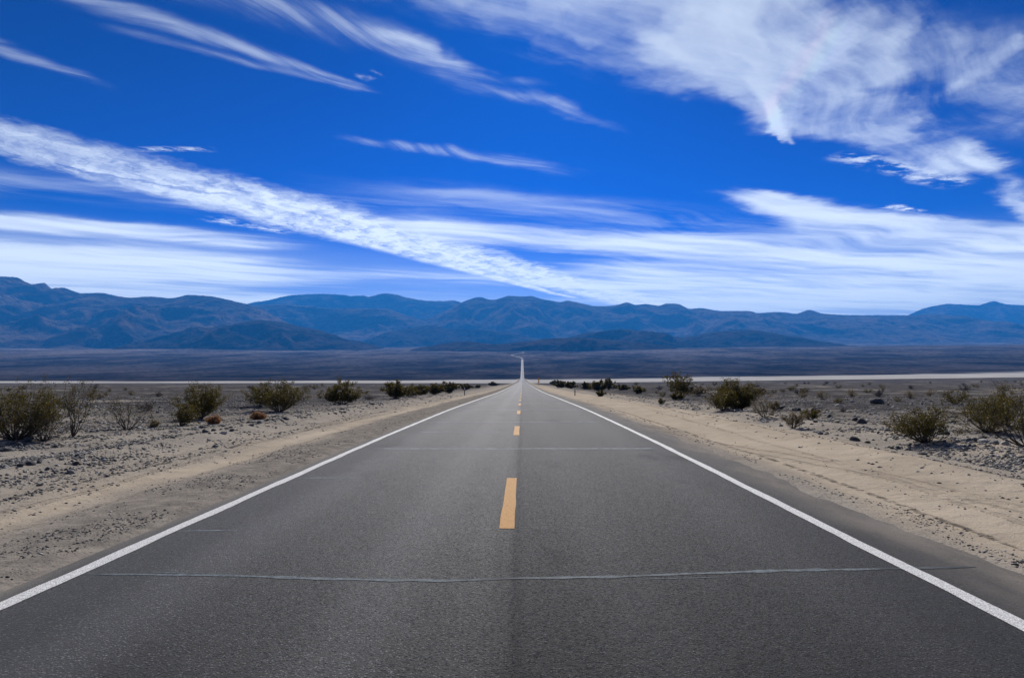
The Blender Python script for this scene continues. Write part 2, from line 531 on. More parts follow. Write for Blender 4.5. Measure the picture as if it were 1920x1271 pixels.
class MB:
    """collects boxes, tubes and prisms into one mesh"""
    def __init__(s):
        s.v = []; s.f = []; s.n = []

    def add(s, vs, fs):
        o = len(s.v)
        s.v.extend([tuple(q) for q in vs])
        for f in fs:
            s.f.extend(o + i for i in f)
            s.n.append(len(f))

    def box(s, c, d, mat4=None):
        x, y, z = (q / 2 for q in d)
        vs = [Vector((sx * x, sy * y, sz * z)) for sx in (-1, 1) for sy in (-1, 1) for sz in (-1, 1)]
        if mat4:
            vs = [mat4 @ q for q in vs]
        vs = [q + Vector(c) for q in vs]
        s.add(vs, [(0, 1, 3, 2), (4, 6, 7, 5), (0, 4, 5, 1), (2, 3, 7, 6), (0, 2, 6, 4), (1, 5, 7, 3)])

    def prism(s, outline, axis, a, b):
        """outline: 2-D points; extruded along axis ('x' or 'y') from a to b"""
        k = len(outline)
        mk = (lambda p, t: (t, p[0], p[1])) if axis == 'x' else (lambda p, t: (p[0], t, p[1]))
        s.add([mk(p, a) for p in outline] + [mk(p, b) for p in outline],
              [tuple(range(k))[::-1], tuple(range(k, 2 * k))] + [(i, (i + 1) % k, k + (i + 1) % k, k + i) for i in range(k)])

    def disc(s, c, r, w, k=20):
        a = [(c[1] + r * math.cos(2 * math.pi * i / k), c[2] + r * math.sin(2 * math.pi * i / k)) for i in range(k)]
        s.prism(a, 'x', c[0] - w / 2, c[0] + w / 2)

    def build(s, name, m, parent=None, bev=0.0):
        o = link(name, mesh_from(name, s.v, s.f, np.array(s.n), m), parent)
        if bev:
            q = o.modifiers.new('edge', 'BEVEL')
            q.width = bev; q.segments = 2
        return o


def thing(name, label, cat, loc, rotz=0.0, group=None):
    o = link(name, None, None, loc, rotz)
    return tag(o, label, cat, group)


# GEO0
# ------------------------------------------------------------------ setting: the land sheet
def spaced(start, step, grow, end):
    out = [start]
    while out[-1] < end:
        out.append(out[-1] + step)
        step *= grow
    return out


xr = np.arange(0, 13.01, .12).tolist()
xr += spaced(13.12, .13, 1.035, 22000)
xs = np.array(sorted([-q for q in xr[1:]] + xr))
ys = np.array([-600, -300, -150, -80, -40, -20, -10, -4] + np.arange(0, 36, .12).tolist() + spaced(36, .13, 1.022, 20000))
GX, GY = np.meshgrid(xs, ys)
GZ = ground_z(GX, GY)
verts = np.stack([GX, GY, GZ], -1).reshape(-1, 3)
gm = mesh_from('ground', verts, grid_faces(len(ys), len(xs)), 4, M['ground'], True)
X, Y = verts[:, 0].astype(float), verts[:, 1].astype(float)
ax = np.abs(X)
nz1 = fbm(X * .8, Y * .25, 71, 4)
nz2 = fbm(X * .25, Y * .12, 73, 4)
far = smooth(120, 420, Y)
left = X < 0
xl = -X + nz1 * .45
xrr = X + nz1 * .6
sand = np.where(left,
                np.exp(-((xl - 5.95) / .42) ** 2) * .95 + .25 * np.exp(-((xl - 7.0) / .8) ** 2),
                smooth(4.0, 4.9, xrr) * (1 - .9 * smooth(6.9, 8.3, xrr)) + .75 * np.exp(-((xrr - 9.8) / .8) ** 2) * smooth(-.1, .3, nz2))
sand = np.clip(sand * (1 - far * .9) + smooth(.22, .5, nz2) * .7 * smooth(8, 12, ax) * (1 - smooth(28, 60, Y)), 0, 1)
shoulder = np.where(left, smooth(3.6, 4.0, xl) * (1 - smooth(5.0, 5.7, xl)), .35 * smooth(3.6, 4.0, xrr) * (1 - smooth(4.5, 5.0, xrr)) * smooth(-.2, .3, nz2))
# the plain further out, darkened by varnish and by painted shade between stones
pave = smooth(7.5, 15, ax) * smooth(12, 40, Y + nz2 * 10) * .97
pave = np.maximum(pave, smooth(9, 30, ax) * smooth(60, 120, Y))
near_edge = 735 + 45 * fbm(X / 90, X * 0, 81, 3)
far_edge = 1330 + np.where(left, np.maximum(-330, .8 * X), np.minimum(.10 * X, 120)) + 130 * fbm(X / 160, Y / 200, 83, 4)
playa = smooth(-8, 14, Y - near_edge) * (1 - smooth(-40, np.where(left, 420, 90), Y - far_edge)) * smooth(6.5, 9, ax)
fan = smooth(-60, 100, Y - far_edge)
wash = smooth(.42, .6, fbm(X / 14, Y / 26, 91, 4)) * smooth(14, 26, ax) * smooth(40, 70, Y) * (1 - smooth(500, 700, Y)) * .8
one = np.ones_like(X)
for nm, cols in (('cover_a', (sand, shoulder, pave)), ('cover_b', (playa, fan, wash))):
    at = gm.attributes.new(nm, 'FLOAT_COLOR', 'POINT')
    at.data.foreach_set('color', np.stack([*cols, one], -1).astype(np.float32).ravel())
tag(link('ground', gm), kind='structure')

# ------------------------------------------------------------------ setting: the road
rows = ys[(ys >= -150) & (ys <= 3000)]


def center_at(y):
    return XC + 0 * np.asarray(y, float)


def ribbon(name, xa, xb, yv, lift, m, parent=None, cols=2, skirt=0.0, wob=0.0, seed=0):
    """a strip that follows the road profile between offsets xa and xb"""
    u = np.linspace(0, 1, cols)
    wa = wob * fbm(yv * .8, yv * 0, seed, 4) if wob else 0 * yv
    wb = wob * fbm(yv * .8, yv * 0 + 9.5, seed + 3, 4) if wob else 0 * yv
    a = (xa + wa)[:, None]; b_ = (xb + wb)[:, None]
    Xv = a * (1 - u) + b_ * u
    Yv = np.repeat(yv[:, None], cols, 1)
    Zv = np.repeat((road_z(yv) + lift)[:, None], cols, 1)
    if skirt:
        Xv = np.concatenate([Xv[:, :1] - .25, Xv, Xv[:, -1:] + .25], 1)
        Yv = np.concatenate([Yv[:, :1], Yv, Yv[:, -1:]], 1)
        Zv = np.concatenate([Zv[:, :1] - skirt, Zv, Zv[:, -1:] - skirt], 1)
    k = Xv.shape[1]
    return link(name, mesh_from(name, np.stack([Xv, Yv, Zv], -1).reshape(-1, 3), grid_faces(len(yv), k), 4, m, True), parent)


road = ribbon('road', EDGE_L + 0 * rows, EDGE_R + .25 + 0 * rows, rows, 0.0, M['asphalt'], cols=6, skirt=.3)
tag(road, kind='structure')
ly = np.concatenate([rows[(rows < 40)], rows[rows >= 40]])
ribbon('edge_line', -3.885 + 0 * ly, -3.745 + 0 * ly, ly, .004, M['white'], road, wob=.022, seed=5)
ribbon('edge_line', 3.31 + 0 * ly, 3.45 + 0 * ly, ly, .004, M['white'], road, wob=.022, seed=15)
for k in range(-1, 60):
    y0 = 7.62 + 11.85 * k
    yv = np.linspace(y0, y0 + 3.7, 16)
    ribbon('centre_dash', -.255 + 0 * yv, -.09 + 0 * yv, yv, .0045, M['yellow'], road, wob=.014, seed=100 + k)


def seal(y, xa, xb, w, seed, slope=0.0, course=None):
    n = max(24, int((xb - xa) * 40))
    u = np.linspace(xa, xb, n)
    yy = y + slope * (u - xa) + .05 * fbm(u * .5, u * 0 + seed, seed, 3) * (1 + y / 14) + .012 * fbm(u * 4, u * 0 + seed, seed + 9, 2)
    if course:
        yy = pchip([q[0] for q in course], [q[1] for q in course])(u) + .012 * fbm(u * 3, u * 0 + seed, seed, 3)
    ww = w * (.55 + 1.1 * np.abs(fbm(u * 2.2, u * 0, seed + 4, 3))) * np.clip(np.minimum(u - xa, xb - u) * 3 + .25, .1, 1)
    v = np.stack([np.concatenate([u, u]), np.concatenate([yy - ww / 2, yy + ww / 2]), 0 * np.concatenate([u, u])], -1)
    v[:, 2] = road_z(v[:, 1]) + .003
    fs = np.stack([np.arange(n - 1), np.arange(1, n), n + np.arange(1, n), n + np.arange(n - 1)], -1)
    link('crack_seal', mesh_from('crack_seal', v, fs.ravel(), 4, M['seal' if y < 7 else 'seal_pale']), road)


seal(5.80, -3.72, 4.0, .075, 3, 0, [(-3.72, 5.85), (-2.64, 5.83), (-1.52, 5.737), (-.665, 5.707), (-.087, 5.78), (.687, 5.83), (1.25, 5.91), (2.465, 6.06), (3.2, 6.11), (4.0, 6.18)])
seal(5.765, .95, 1.75, .022, 33, .1)
seal(5.90, -3.3, -2.5, .018, 35, -.03)
seal(7.46, -3.75, -3.1, .035, 5)
seal(11.3, -3.72, -2.7, .06, 7)
seal(15.75, -3.4, 3.1, .15, 9, .02)
seal(20.6, -3.1, -.5, .17, 11, .03)
seal(25.4, -3.3, 3.0, .22, 13, .04)
for i, y in enumerate((36, 47, 63, 84, 112)):
    seal(y, -3.6 + .5 * (i % 2), 3.2 - .4 * (i % 3), .26 + .07 * i, 21 + i)

# the road again where it leaves the straight and climbs the fan in two bends
pts = [(-.2, 2990), (-1, 3020), (-6, 3070), (-22, 3180), (-42, 3310), (-52, 3390), (-54, 3430), (-48, 3480), (-30, 3580), (-8, 3700), (4, 3770), (8, 3830), (4, 3900)]
px_ = pchip(np.arange(len(pts)), [p[0] for p in pts]); py_ = pchip(np.arange(len(pts)), [p[1] for p in pts])
t = np.linspace(0, len(pts) - 1, 160)
cx, cy = px_(t), py_(t)
tx, ty = np.gradient(cx), np.gradient(cy)
L = np.hypot(tx, ty)
nx, ny = ty / L, -tx / L
w = 4.4
v = np.concatenate([np.stack([cx - nx * w, cy - ny * w, ground_z(cx, cy) + 1.2], -1), np.stack([cx + nx * w, cy + ny * w, ground_z(cx, cy) + 1.2], -1)])
n_ = len(t)
fs = np.stack([np.arange(n_ - 1), n_ + np.arange(n_ - 1), n_ + np.arange(1, n_), np.arange(1, n_)], -1)
tag(link('road', mesh_from('road', v, fs.ravel(), 4, M['asphalt'])), kind='structure')


# ------------------------------------------------------------------ setting: mountains
def mountain(name, sky, zr, front, back, seed, lam, amp, nx_=420, nz_=120, power=1.55, relief=1.0):
    sky = sorted(sky)
    P = []
    for px, py in sky:
        d = ray(px, py)
        k = zr / d.y
        P.append((d.x * k, EYE + d.z * k))
    X0, X1 = P[0][0], P[-1][0]
    px = np.array([p[0] for p in P]); pz = np.array([p[1] for p in P])
    xv = np.linspace(X0, X1, nx_)
    sk = pchip(px, pz)(xv)
    tf = np.linspace(0, 1, int(nz_ * .72)); tb = np.linspace(0, 1, nz_ - len(tf) + 1)[1:]
    zv = np.concatenate([zr - front * (1 - tf), zr + back * tb])
    XX, ZZ = np.meshgrid(xv, zv)
    base = ground_z(XX, ZZ) - 25
    T = np.concatenate([tf, 1 - tb])[:, None] + 0 * XX
    toe = np.clip(.22 + .45 * fbm(xv / (lam * 1.6), xv * 0 + seed, seed + 40, 3), 0, .5)[None, :]
    T = np.clip((T - toe) / (1 - toe), 0, 1)
    wx = XX + lam * .5 * fbm(XX / lam, ZZ / lam, seed + 3, 3)
    wz = ZZ + lam * .5 * fbm(XX / lam + 7, ZZ / lam, seed + 5, 3)
    rg = ridged(wx / lam, wz / (lam * 1.7), seed, 6, .52)
    big = fbm(wx / (lam * 2.2), wz / (lam * 2.2), seed + 8, 3)
    prof = np.clip(T + .22 * big * np.sin(math.pi * np.clip(T, 0, 1)), 0, 1.1)
    H = (sk[None, :] - base) * (prof ** power * (1 + 1.9 * relief * amp * (rg - .8) * (1 - np.clip(T, 0, 1)) ** 1.1))
    H = np.maximum(H, 0) * 1.0
    Z = base + H
    # keep the crest where the sky line is seen
    ang = (Z - EYE) / ZZ
    want = (sk - EYE) / zr
    mx = ang.max(0)
    kk = np.convolve(np.pad(want / np.maximum(mx, 1e-6), 1, mode='edge'), [.25, .5, .25], 'valid')
    jag = 1 + .006 * fbm(xv / (lam * .09), xv * 0, seed + 77, 4)
    Z = base + np.maximum(0, (EYE + (Z - EYE) * kk * jag) - base)
    Z = np.where(T <= 0, base - 40, Z)
    me = mesh_from(name, np.stack([XX, ZZ, Z], -1).reshape(-1, 3), grid_faces(len(zv), nx_), 4, M['hill' if name == 'hill' else 'mountain'], True)
    return tag(link(name, me), kind='structure')


MA = [(-900, 540), (-600, 505), (-350, 530), (-150, 500), (-60, 516), (0, 517), (15, 518), (30, 519), (45, 527), (60, 533), (75, 531), (82, 530), (90, 536), (97, 541), (105, 540), (115, 539), (130, 543),
      (155, 550), (185, 549), (215, 554), (245, 558), (280, 556), (320, 559), (355, 553), (390, 555), (410, 558), (440, 565), (470, 572), (510, 590), (560, 615), (620, 645), (660, 668)]
MF = [(330, 600), (400, 585), (470, 573), (518, 571), (578, 574), (617, 578), (721, 579), (747, 586), (773, 594), (800, 604), (850, 622), (900, 640)]
MB_ = [(350, 600), (430, 580), (470, 568), (507, 562), (543, 554), (600, 551), (646, 553), (661, 555), (680, 554), (690, 556), (721, 550), (742, 552), (763, 558), (807, 564), (833, 564.5), (849, 563),
       (865, 567), (920, 580), (1000, 600), (1100, 630)]
MC = [(720, 640), (790, 602), (830, 585), (866, 567), (884, 560), (899, 557), (920, 562), (931, 561), (955, 554.7), (975, 556), (993, 555), (1014, 560), (1053, 566), (1063, 564), (1092, 569), (1116, 573.7),
      (1136, 574), (1160, 571), (1175, 567), (1194, 571.6), (1209, 570), (1235, 573), (1251, 569), (1272, 570), (1293, 579), (1313, 577.6), (1350, 583), (1400, 583), (1417, 587), (1460, 585), (1493, 588),
      (1517, 581), (1543, 588), (1613, 591), (1703, 591), (1757, 589), (1800, 593), (1847, 605), (1920, 620), (2050, 638), (2200, 655)]
MD = [(1560, 640), (1640, 612), (1703, 591), (1730, 579), (1780, 570), (1833, 572), (1863, 565), (1890, 571), (1920, 572), (2050, 560), (2200, 575), (2500, 560), (2900, 600)]
LF = [(255, 668), (277, 655), (320, 638), (363, 621), (427, 611), (483, 600), (520, 603), (567, 613), (600, 619), (640, 629), (667, 636), (698, 643), (740, 655)]
F3 = [(690, 640), (721, 624), (760, 617), (810, 610), (841, 616), (890, 617), (940, 622), (980, 629), (1030, 642)]
E1 = [(740, 668), (770, 656), (800, 650), (870, 640), (930, 645), (985, 640), (1040, 634), (1100, 634), (1160, 639), (1220, 645), (1290, 654), (1360, 668)]
E2 = [(980, 650), (1050, 636), (1110, 622), (1160, 617), (1210, 621), (1280, 632), (1340, 622), (1400, 619), (1450, 627), (1500, 637), (1560, 650), (1620, 660)]
mountain('mountain', MA, 7600, 3300, 1800, 201, 800, .5, 460, 150)
mountain('mountain', MF, 9300, 2300, 1800, 211, 1100, .4)
mountain('mountain', MB_, 11800, 2600, 2000, 221, 1500, .4)
mountain('mountain', MC, 9800, 3000, 1900, 231, 1300, .45, 620, 150)
mountain('mountain', MD, 13200, 2600, 2000, 241, 2000, .4)
mountain('hill', LF, 5700, 1500, 900, 251, 520, .6, 320, 110, 1.0)
mountain('hill', F3, 7600, 900, 700, 261, 520, .45, 240, 80, 1.0)
mountain('hill', E1, 4750, 850, 700, 271, 420, .55, 380, 100, .9)
mountain('hill', E2, 5900, 1100, 800, 281, 520, .5, 380, 100, .9)


# ------------------------------------------------------------------ stones
def rock_mesh(seed, material, sub=2, flat=.62):
    import bmesh
    rng = random.Random(seed)
    bm = bmesh.new()
    bmesh.ops.create_icosphere(bm, subdivisions=sub, radius=1.0)
    cuts = []
    for _ in range(9):
        d = Vector((rng.gauss(0, 1), rng.gauss(0, 1), rng.gauss(0, 1))).normalized()
        cuts.append((d, rng.uniform(.55, .9)))
    for q in bm.verts:
        c = q.co.copy()
        for d, k in cuts:
            e = c.dot(d)
            if e > k:
                c -= d * (e - k) * .9
        c *= 1 + .1 * (rng.random() - .5)
        q.co = Vector((c.x, c.y * rng.uniform(.97, 1.03), c.z * flat))
    me = bpy.data.meshes.new('stone')
    bm.to_mesh(me); bm.free()
    me.materials.append(material)
    return me


ROCK = {}
for kind, mk, k in (('dark', 'rock_dark', 6), ('grey', 'rock_grey', 4), ('pale', 'rock_pale', 4)):
    ROCK[kind] = [rock_mesh(300 + 17 * i + len(kind), M[mk], 2, .55 + .05 * (i % 4)) for i in range(k)]
BIG = rock_mesh(77, M['rock_dark'], 3, .62)
rng = random.Random(5)


def stone(x, y, r, kind, label, group=None, me=None, sq=None):
    z = float(ground_z(x, y))
    o = link('stone', me or rng.choice(ROCK[kind]), None, (x, y, z + r * .22))
    o.rotation_euler = (rng.uniform(-.25, .25), rng.uniform(-.25, .25), rng.uniform(0, 6.28))
    o.scale = sq or (r * rng.uniform(.85, 1.25), r * rng.uniform(.7, 1.05), r * rng.uniform(.75, 1.1))
    return tag(o, label, 'stone', group)


named = [
    (1603, 826, .125, 'dark', 'round black boulder alone on pale gravel beside the sandy verge', BIG),
    (1626, 830, .09, 'dark', 'dark angular stone just beside the round black boulder', None),
    (1845, 829, .115, 'pale', 'pale grey stone lying below the large dark creosote bush', None),
    (1885, 834, .13, 'pale', 'broad flat pale stone at the sand edge below the dark bush', None),
    (1841, 823, .09, 'dark', 'black stone touching the pale stone below the dark bush', None),
    (1826, 826, .11, 'grey', 'grey slab of stone between the yellow-green bush and the pale stones', None),
    (1773, 815, .13, 'dark', 'dark block of stone at the foot of the yellow-green bush', None),
    (1672, 841, .075, 'dark', 'one of two small black stones side by side on sand', None),
    (1684, 841, .07, 'dark', 'second of two small black stones side by side on sand', None),
    (1729, 852, .085, 'dark', 'small black upright stone alone on gravel below the yellow-green bush', None),
    (1462, 767, .26, 'dark', 'black rock heaped on the crest behind the thin dry shrub', None),
    (1494, 770, .24, 'dark', 'pointed black rock on the crest beside the small yellow shrubs', None),
    (1525, 772, .24, 'dark', 'black rock on the crest just behind the small green shrub', None),
    (1555, 782, .15, 'dark', 'rounded black rock where the stony crest ends in sand', None),
    (1617, 794, .2, 'dark', 'largest black rock in the row beyond the round black boulder', None),
    (1602, 788, .17, 'dark', 'black rock at the head of the row beyond the round boulder', None),
    (1644, 756, .42, 'dark', 'low black rock pile out on the grey gravel plain', None),
    (52, 828, .17, 'dark', 'blue-black flat stone under the tall leafless-stemmed bush by the track', None),
    (12, 845, .13, 'dark', 'dark cracked stone near the frame edge below the big bush', None),
    (36, 837, .10, 'dark', 'small dark stone beside the blue-black flat stone', None),
    (135, 886, .085, 'grey', 'blue-grey flat stone alone on the sandy verge below the bushes', None),
    (404, 838, .075, 'grey', 'single grey stone on the pale verge below the rusty tumbleweed', None),
    (467, 793, .12, 'dark', 'black stone just below the rounded orange tumbleweed', None),
    (195, 864, .05, 'pale', 'pale chip of stone on the grey verge by the tyre track', None),
]
for px, py, r, kind, label, me in named:
    x, y, z = on_ground(px, py)
    stone(x, y, r, kind, label, None, me)

cnt = 24
zones = [
    # n, x range, y range, size, mix, label, group
    (95, lambda: rng.gauss(-8.4, .33), lambda: 11 + 32 * rng.random() ** 1.3, (.045, .13), 'ddddgp', 'dark stone in the windrow between the bushes and the track opposite the sign side', 'stones in the windrow by the track'),
    (45, lambda: rng.gauss(9.3, .6), lambda: 15 + 22 * rng.random(), (.04, .12), 'dddggp', 'stone on the low bank between the sandy verge and the creosote bushes', 'stones on the low sandy bank'),
    (45, lambda: rng.uniform(-24, -9.2), lambda: 15 + 30 * rng.random(), (.05, .14), 'ddddg', 'dark stone scattered among the bushes opposite the sign side', 'stones among the bushes'),
    (55, lambda: rng.uniform(10.5, 34), lambda: 18 + 38 * rng.random(), (.05, .18), 'ddddg', 'dark stone scattered on the grey gravel plain on the sign side', 'stones on the gravel plain'),
    (28, lambda: rng.uniform(-8.0, -6.4), lambda: 6.5 + 14 * rng.random(), (.02, .05), 'ddgp', 'small stone on the graded verge beside the sandy track', 'stones on the verge'),
]
taken = []
for n, fx, fy, (a, b_), mixk, label, group in zones:
    made = 0
    while made < n:
        x, y = fx(), fy()
        if abs((x - 0) / max(y, 1)) > .80:
            continue
        r = a + (b_ - a) * rng.random() ** 2.2
        if any((x - q[0]) ** 2 + (y - q[1]) ** 2 < (r + q[2]) ** 2 * 1.2 for q in taken):
            continue
        taken.append((x, y, r))
        stone(x, y, r, {'d': 'dark', 'g': 'grey', 'p': 'pale'}[rng.choice(mixk)], label, group)
        made += 1


def gravel_field(n, seed, plain=False):
    """loose pebbles nobody could count: one mesh"""
    r = np.random.RandomState(seed)
    y = 4.0 / (1 - r.rand(n * 3) * (1 - 4.0 / 75)) ** 1.0
    half = 1.05 * y + 5
    x = (r.rand(n * 3) * 2 - 1) * half
    keep = (x < EDGE_L - .15) | (x > EDGE_R + .25)
    if plain:
        keep &= (x < -7.6) | (x > 8.2)
    # sandy parts carry few pebbles, verges and windrows many
    xl_ = -x; p = np.ones_like(x)
    nzz = fbm(x * .9, y * .6, 171, 3)
    p *= np.where(x < 0, 1 - .9 * np.exp(-((xl_ - 5.95) / .45) ** 2), np.where((x > 4.9) & (x < 8.2), .10, 1.0))
    p *= np.clip(.35 + 1.6 * nzz + .9 * perlin(x * .22, y * .12, 177), .03, 1)
    p = np.where((x < 0) & (np.abs(xl_ - 6.7 - .1 * nzz) < .12), 1.0, p)
    p = np.where((x > 0) & (np.abs(x - 7.25 - .12 * nzz) < .06), 1.0, p)
    keep &= r.rand(n * 3) < p
    x, y = x[keep][:n], y[keep][:n]
    k = len(x)
    s = (.0035 + .021 * r.rand(k) ** 5) * (.75 + y / 15)
    s = np.where(np.abs(x) > 8, s * 1.5, np.where(np.abs(x) < 6, s * .72, s))
    if plain:
        s = (.012 + .05 * r.rand(k) ** 3.5) * (.5 + y / 40)
    s = np.minimum(s, .11)
    z = ground_z(x, y)
    octv = np.array([[1, 0, 0], [0, 1, 0], [-1, 0, 0], [0, -1, 0], [0, 0, 1], [0, 0, -1], [.7, .7, .45], [-.7, .6, .5]], float)[:6]
    octf = np.array([[0, 1, 4], [1, 2, 4], [2, 3, 4], [3, 0, 4], [1, 0, 5], [2, 1, 5], [3, 2, 5], [0, 3, 5]])
    V = octv[None] * (1 + .5 * (r.rand(k, 6, 1) - .5)) + .22 * (r.rand(k, 6, 3) - .5)
    V[:, :, 2] *= .6
    a = r.rand(k) * 6.283
    ca, sa = np.cos(a)[:, None], np.sin(a)[:, None]
    V = np.stack([V[..., 0] * ca - V[..., 1] * sa, V[..., 0] * sa + V[..., 1] * ca, V[..., 2]], -1)
    V = V * s[:, None, None] + np.stack([x, y, z + s * .08], -1)[:, None, :]
    Fs = (octf[None] + (np.arange(k) * 6)[:, None, None])
    mi = np.repeat(r.choice(3, k, p=[.46, .36, .18]), 8)
    me = mesh_from('pebbles', V.reshape(-1, 3), Fs.ravel(), 3, [M['rock_dark'], M['rock_grey'], M['rock_pale']], False, mi)
    return tag(link('pebbles', me), 'loose dark and pale pebbles strewn over the verges and plain', 'pebbles', None, 'stuff')


gravel_field(170000, 9)
gravel_field(170000, 19, True)


# ------------------------------------------------------------------ shrubs
def shrub_parts(seed, h, wd, stems, subs, leaves, leaf, up=.5, clump=.075, droop=0.0, bare=.35, thick=.0115):
    """returns (verts, faces) of the stems as tubes and of the leaves as small diamonds"""
    r = np.random.RandomState(seed)
    sv, sf, lv = [], [], []

    def tube(pts, rad):
        k = 4
        o = len(sv)
        for i, p in enumerate(pts):
            d = (pts[min(i + 1, len(pts) - 1)] - pts[max(i - 1, 0)])
            d = d / (np.linalg.norm(d) + 1e-9)
            a = np.cross(d, [0.31, .95, .07]); a /= np.linalg.norm(a) + 1e-9
            b = np.cross(d, a)
            q = rad * (1 - .75 * i / (len(pts) - 1))
            for j in range(k):
                an = 2 * math.pi * j / k
                sv.append(p + q * (math.cos(an) * a + math.sin(an) * b))
        for i in range(len(pts) - 1):
            for j in range(k):
                sf.append((o + i * k + j, o + i * k + (j + 1) % k, o + (i + 1) * k + (j + 1) % k, o + (i + 1) * k + j))
    ends = []
    lobes = r.rand(5) * 6.283
    for i in range(stems):
        az = (r.choice(lobes) + r.normal(0, .5)) if r.rand() < .7 else r.rand() * 6.283
        tilt = abs(r.normal(0, .68)) + .05
        tilt = min(tilt, 1.25)
        rr = wd * .56 * min(1, (tilt / .8) ** .8) * r.uniform(.7, 1.1)
        hh = h * (1 - up * min(1, tilt / 1.2) ** 1.5) * r.uniform(.62, 1.0)
        d = np.array([math.cos(az), math.sin(az), 0])
        b0 = d * r.uniform(0, .05) * wd
        pts = []
        kink = r.normal(0, .05, (6, 3)) * h
        for j in range(6):
            t_ = j / 5
            p = b0 + d * rr * t_ ** .85 + np.array([0, 0, hh * (t_ ** 1.15 - droop * t_ ** 3)])
            pts.append(p + kink[j] * t_)
        tube(pts, thick * r.uniform(.7, 1.2) * (.6 + .4 * h))
        for s_ in range(subs):
            t_ = r.uniform(bare, 1.0)
            j = min(4, int(t_ * 5)); fr = t_ * 5 - j
            p0 = pts[j] * (1 - fr) + pts[j + 1] * fr
            dd = np.array([r.normal(0, .8), r.normal(0, .8), abs(r.normal(.7, .45))]) + d * .4
            dd /= np.linalg.norm(dd)
            ln = h * r.uniform(.10, .30) * (1.15 - .5 * t_)
            p1 = p0 + dd * ln * .5 + r.normal(0, .02, 3) * h
            p2 = p0 + dd * ln + np.array([0, 0, .03 * h])
            tube([p0, p1, p2], thick * .5)
            ends.append((p1, .6)); ends.append((p2, 1.0))
        ends.append((pts[-1], 1.0))
    for p, k in ends:
        if p[2] < h * .12:
            continue
        m_ = r.poisson(leaves * k * 1.9)
        if r.rand() < .16:
            m_ = 0
        lv.append(p + r.normal(0, clump * .5, (m_, 3)) * np.array([1, 1, .8]))
    P = np.concatenate(lv) if lv else np.zeros((0, 3))
    P[:, 2] = np.maximum(P[:, 2], .02)
    k = len(P)
    a = r.normal(0, 1, (k, 3)); a /= np.linalg.norm(a, axis=1)[:, None]
    c = np.cross(a, r.normal(0, 1, (k, 3))); c /= np.linalg.norm(c, axis=1)[:, None] + 1e-9
    sz = leaf * r.uniform(.6, 1.3, k)[:, None]
    Q = np.stack([P - a * sz, P + c * sz * .5, P + a * sz, P - c * sz * .5], 1).reshape(-1, 3)
    return np.array(sv), np.array(sf), Q, np.arange(k * 4)


def shrub(label, px, py, top, wpx, seed, stems=26, subs=7, leaves=10, leaf=.017, kind='leaf', twig='twig', name='creosote_bush', cat='bush', group=None, **kw):
    x, y, z = on_ground(px, py)
    k = math.hypot(x, y)
    dist = y
    h = (py - top) / F * dist
    wd = wpx / F * dist
    lf = max(leaf, dist * .00085)
    sv, sf, q, qf = shrub_parts(seed, h, wd, stems, subs, leaves, lf, **kw)
    t_ = thing(name, label, cat, (x, y, z - .01), 0, group)
    link('branches', mesh_from('branches', sv, sf.ravel(), 4, M[twig]), t_)
    if len(q):
        link('foliage', mesh_from('foliage', q, qf, 4, M[kind]), t_)
    return t_


G1 = 'creosote bushes along the road'
shrub('largest leafy bush, olive and spreading, cut by the frame edge opposite the sign side', 30, 824, 716, 230, 1, 64, 9, 14, group=G1, bare=.25, clump=.10)
shrub('low open bush of bare dark stems against the largest olive bush', 84, 826, 756, 100, 2, 20, 6, 3, group=G1, bare=.45)
shrub('tall thin upright bush with bare lower stems and leafy tips', 136, 819, 708, 74, 3, 13, 8, 5, group=G1, bare=.5, up=.25)
shrub('sparse twiggy bush with few leaves between the thin upright bush and the dense pair', 238, 806, 735, 88, 4, 18, 6, 3, group=G1, bare=.45)
shrub('dense tall olive bush behind a lower bush and a rusty tumbleweed', 374, 785, 720, 88, 5, 40, 9, 14, group=G1, bare=.25, clump=.12)
shrub('low yellow-green bush in front of the dense tall bush, on the stony windrow', 338, 798, 755, 62, 6, 24, 7, 10, group=G1, bare=.25, clump=.09)
shrub('broad dark bush with feathery top beyond the rounded orange tumbleweed', 524, 771, 707, 100, 7, 46, 9, 12, group=G1, bare=.25, clump=.12)
shrub('low olive shoulder of leaves joined to the broad feathery bush', 484, 762, 724, 58, 8, 22, 7, 11, group=G1, bare=.25, clump=.11)
shrub('rounded olive bush standing alone between the broad feathery bush and the dark pair', 642, 758, 714, 74, 9, 38, 9, 13, group=G1, bare=.2, clump=.13)
shrub('dark rounded bush beyond the lone olive bush, near the pale verge', 743, 747, 713, 54, 10, 34, 8, 13, group=G1, bare=.2, clump=.14)
shrub('thin low bush attached to the dark rounded bush', 768, 744, 724, 34, 11, 18, 6, 7, group=G1, bare=.2, clump=.12)
shrub('first bush of the low row beyond the dark rounded bush', 788, 741, 721, 34, 12, 22, 7, 11, group=G1, bare=.15, clump=.14)
shrub('second bush of the low row, middle of three', 812, 740, 720, 40, 13, 26, 7, 12, group=G1, bare=.15, clump=.14)
shrub('tallest and last bush of the low row, next to the marker post', 842, 737, 716, 36, 14, 28, 7, 13, group=G1, bare=.15, clump=.15)
shrub('dark bush behind the roadside marker post opposite the sign side', 872, 731, 719, 24, 15, 22, 6, 12, group=G1, bare=.15, clump=.16)
shrub('small dark bush far down the verge beyond the marker post', 925, 723.5, 717, 18, 16, 18, 5, 12, group=G1, bare=.1, clump=.2)
shrub('small low shrub between the marker post and the farthest verge bush', 893, 727.5, 722, 18, 17, 16, 5, 10, group=G1, bare=.1, clump=.18)
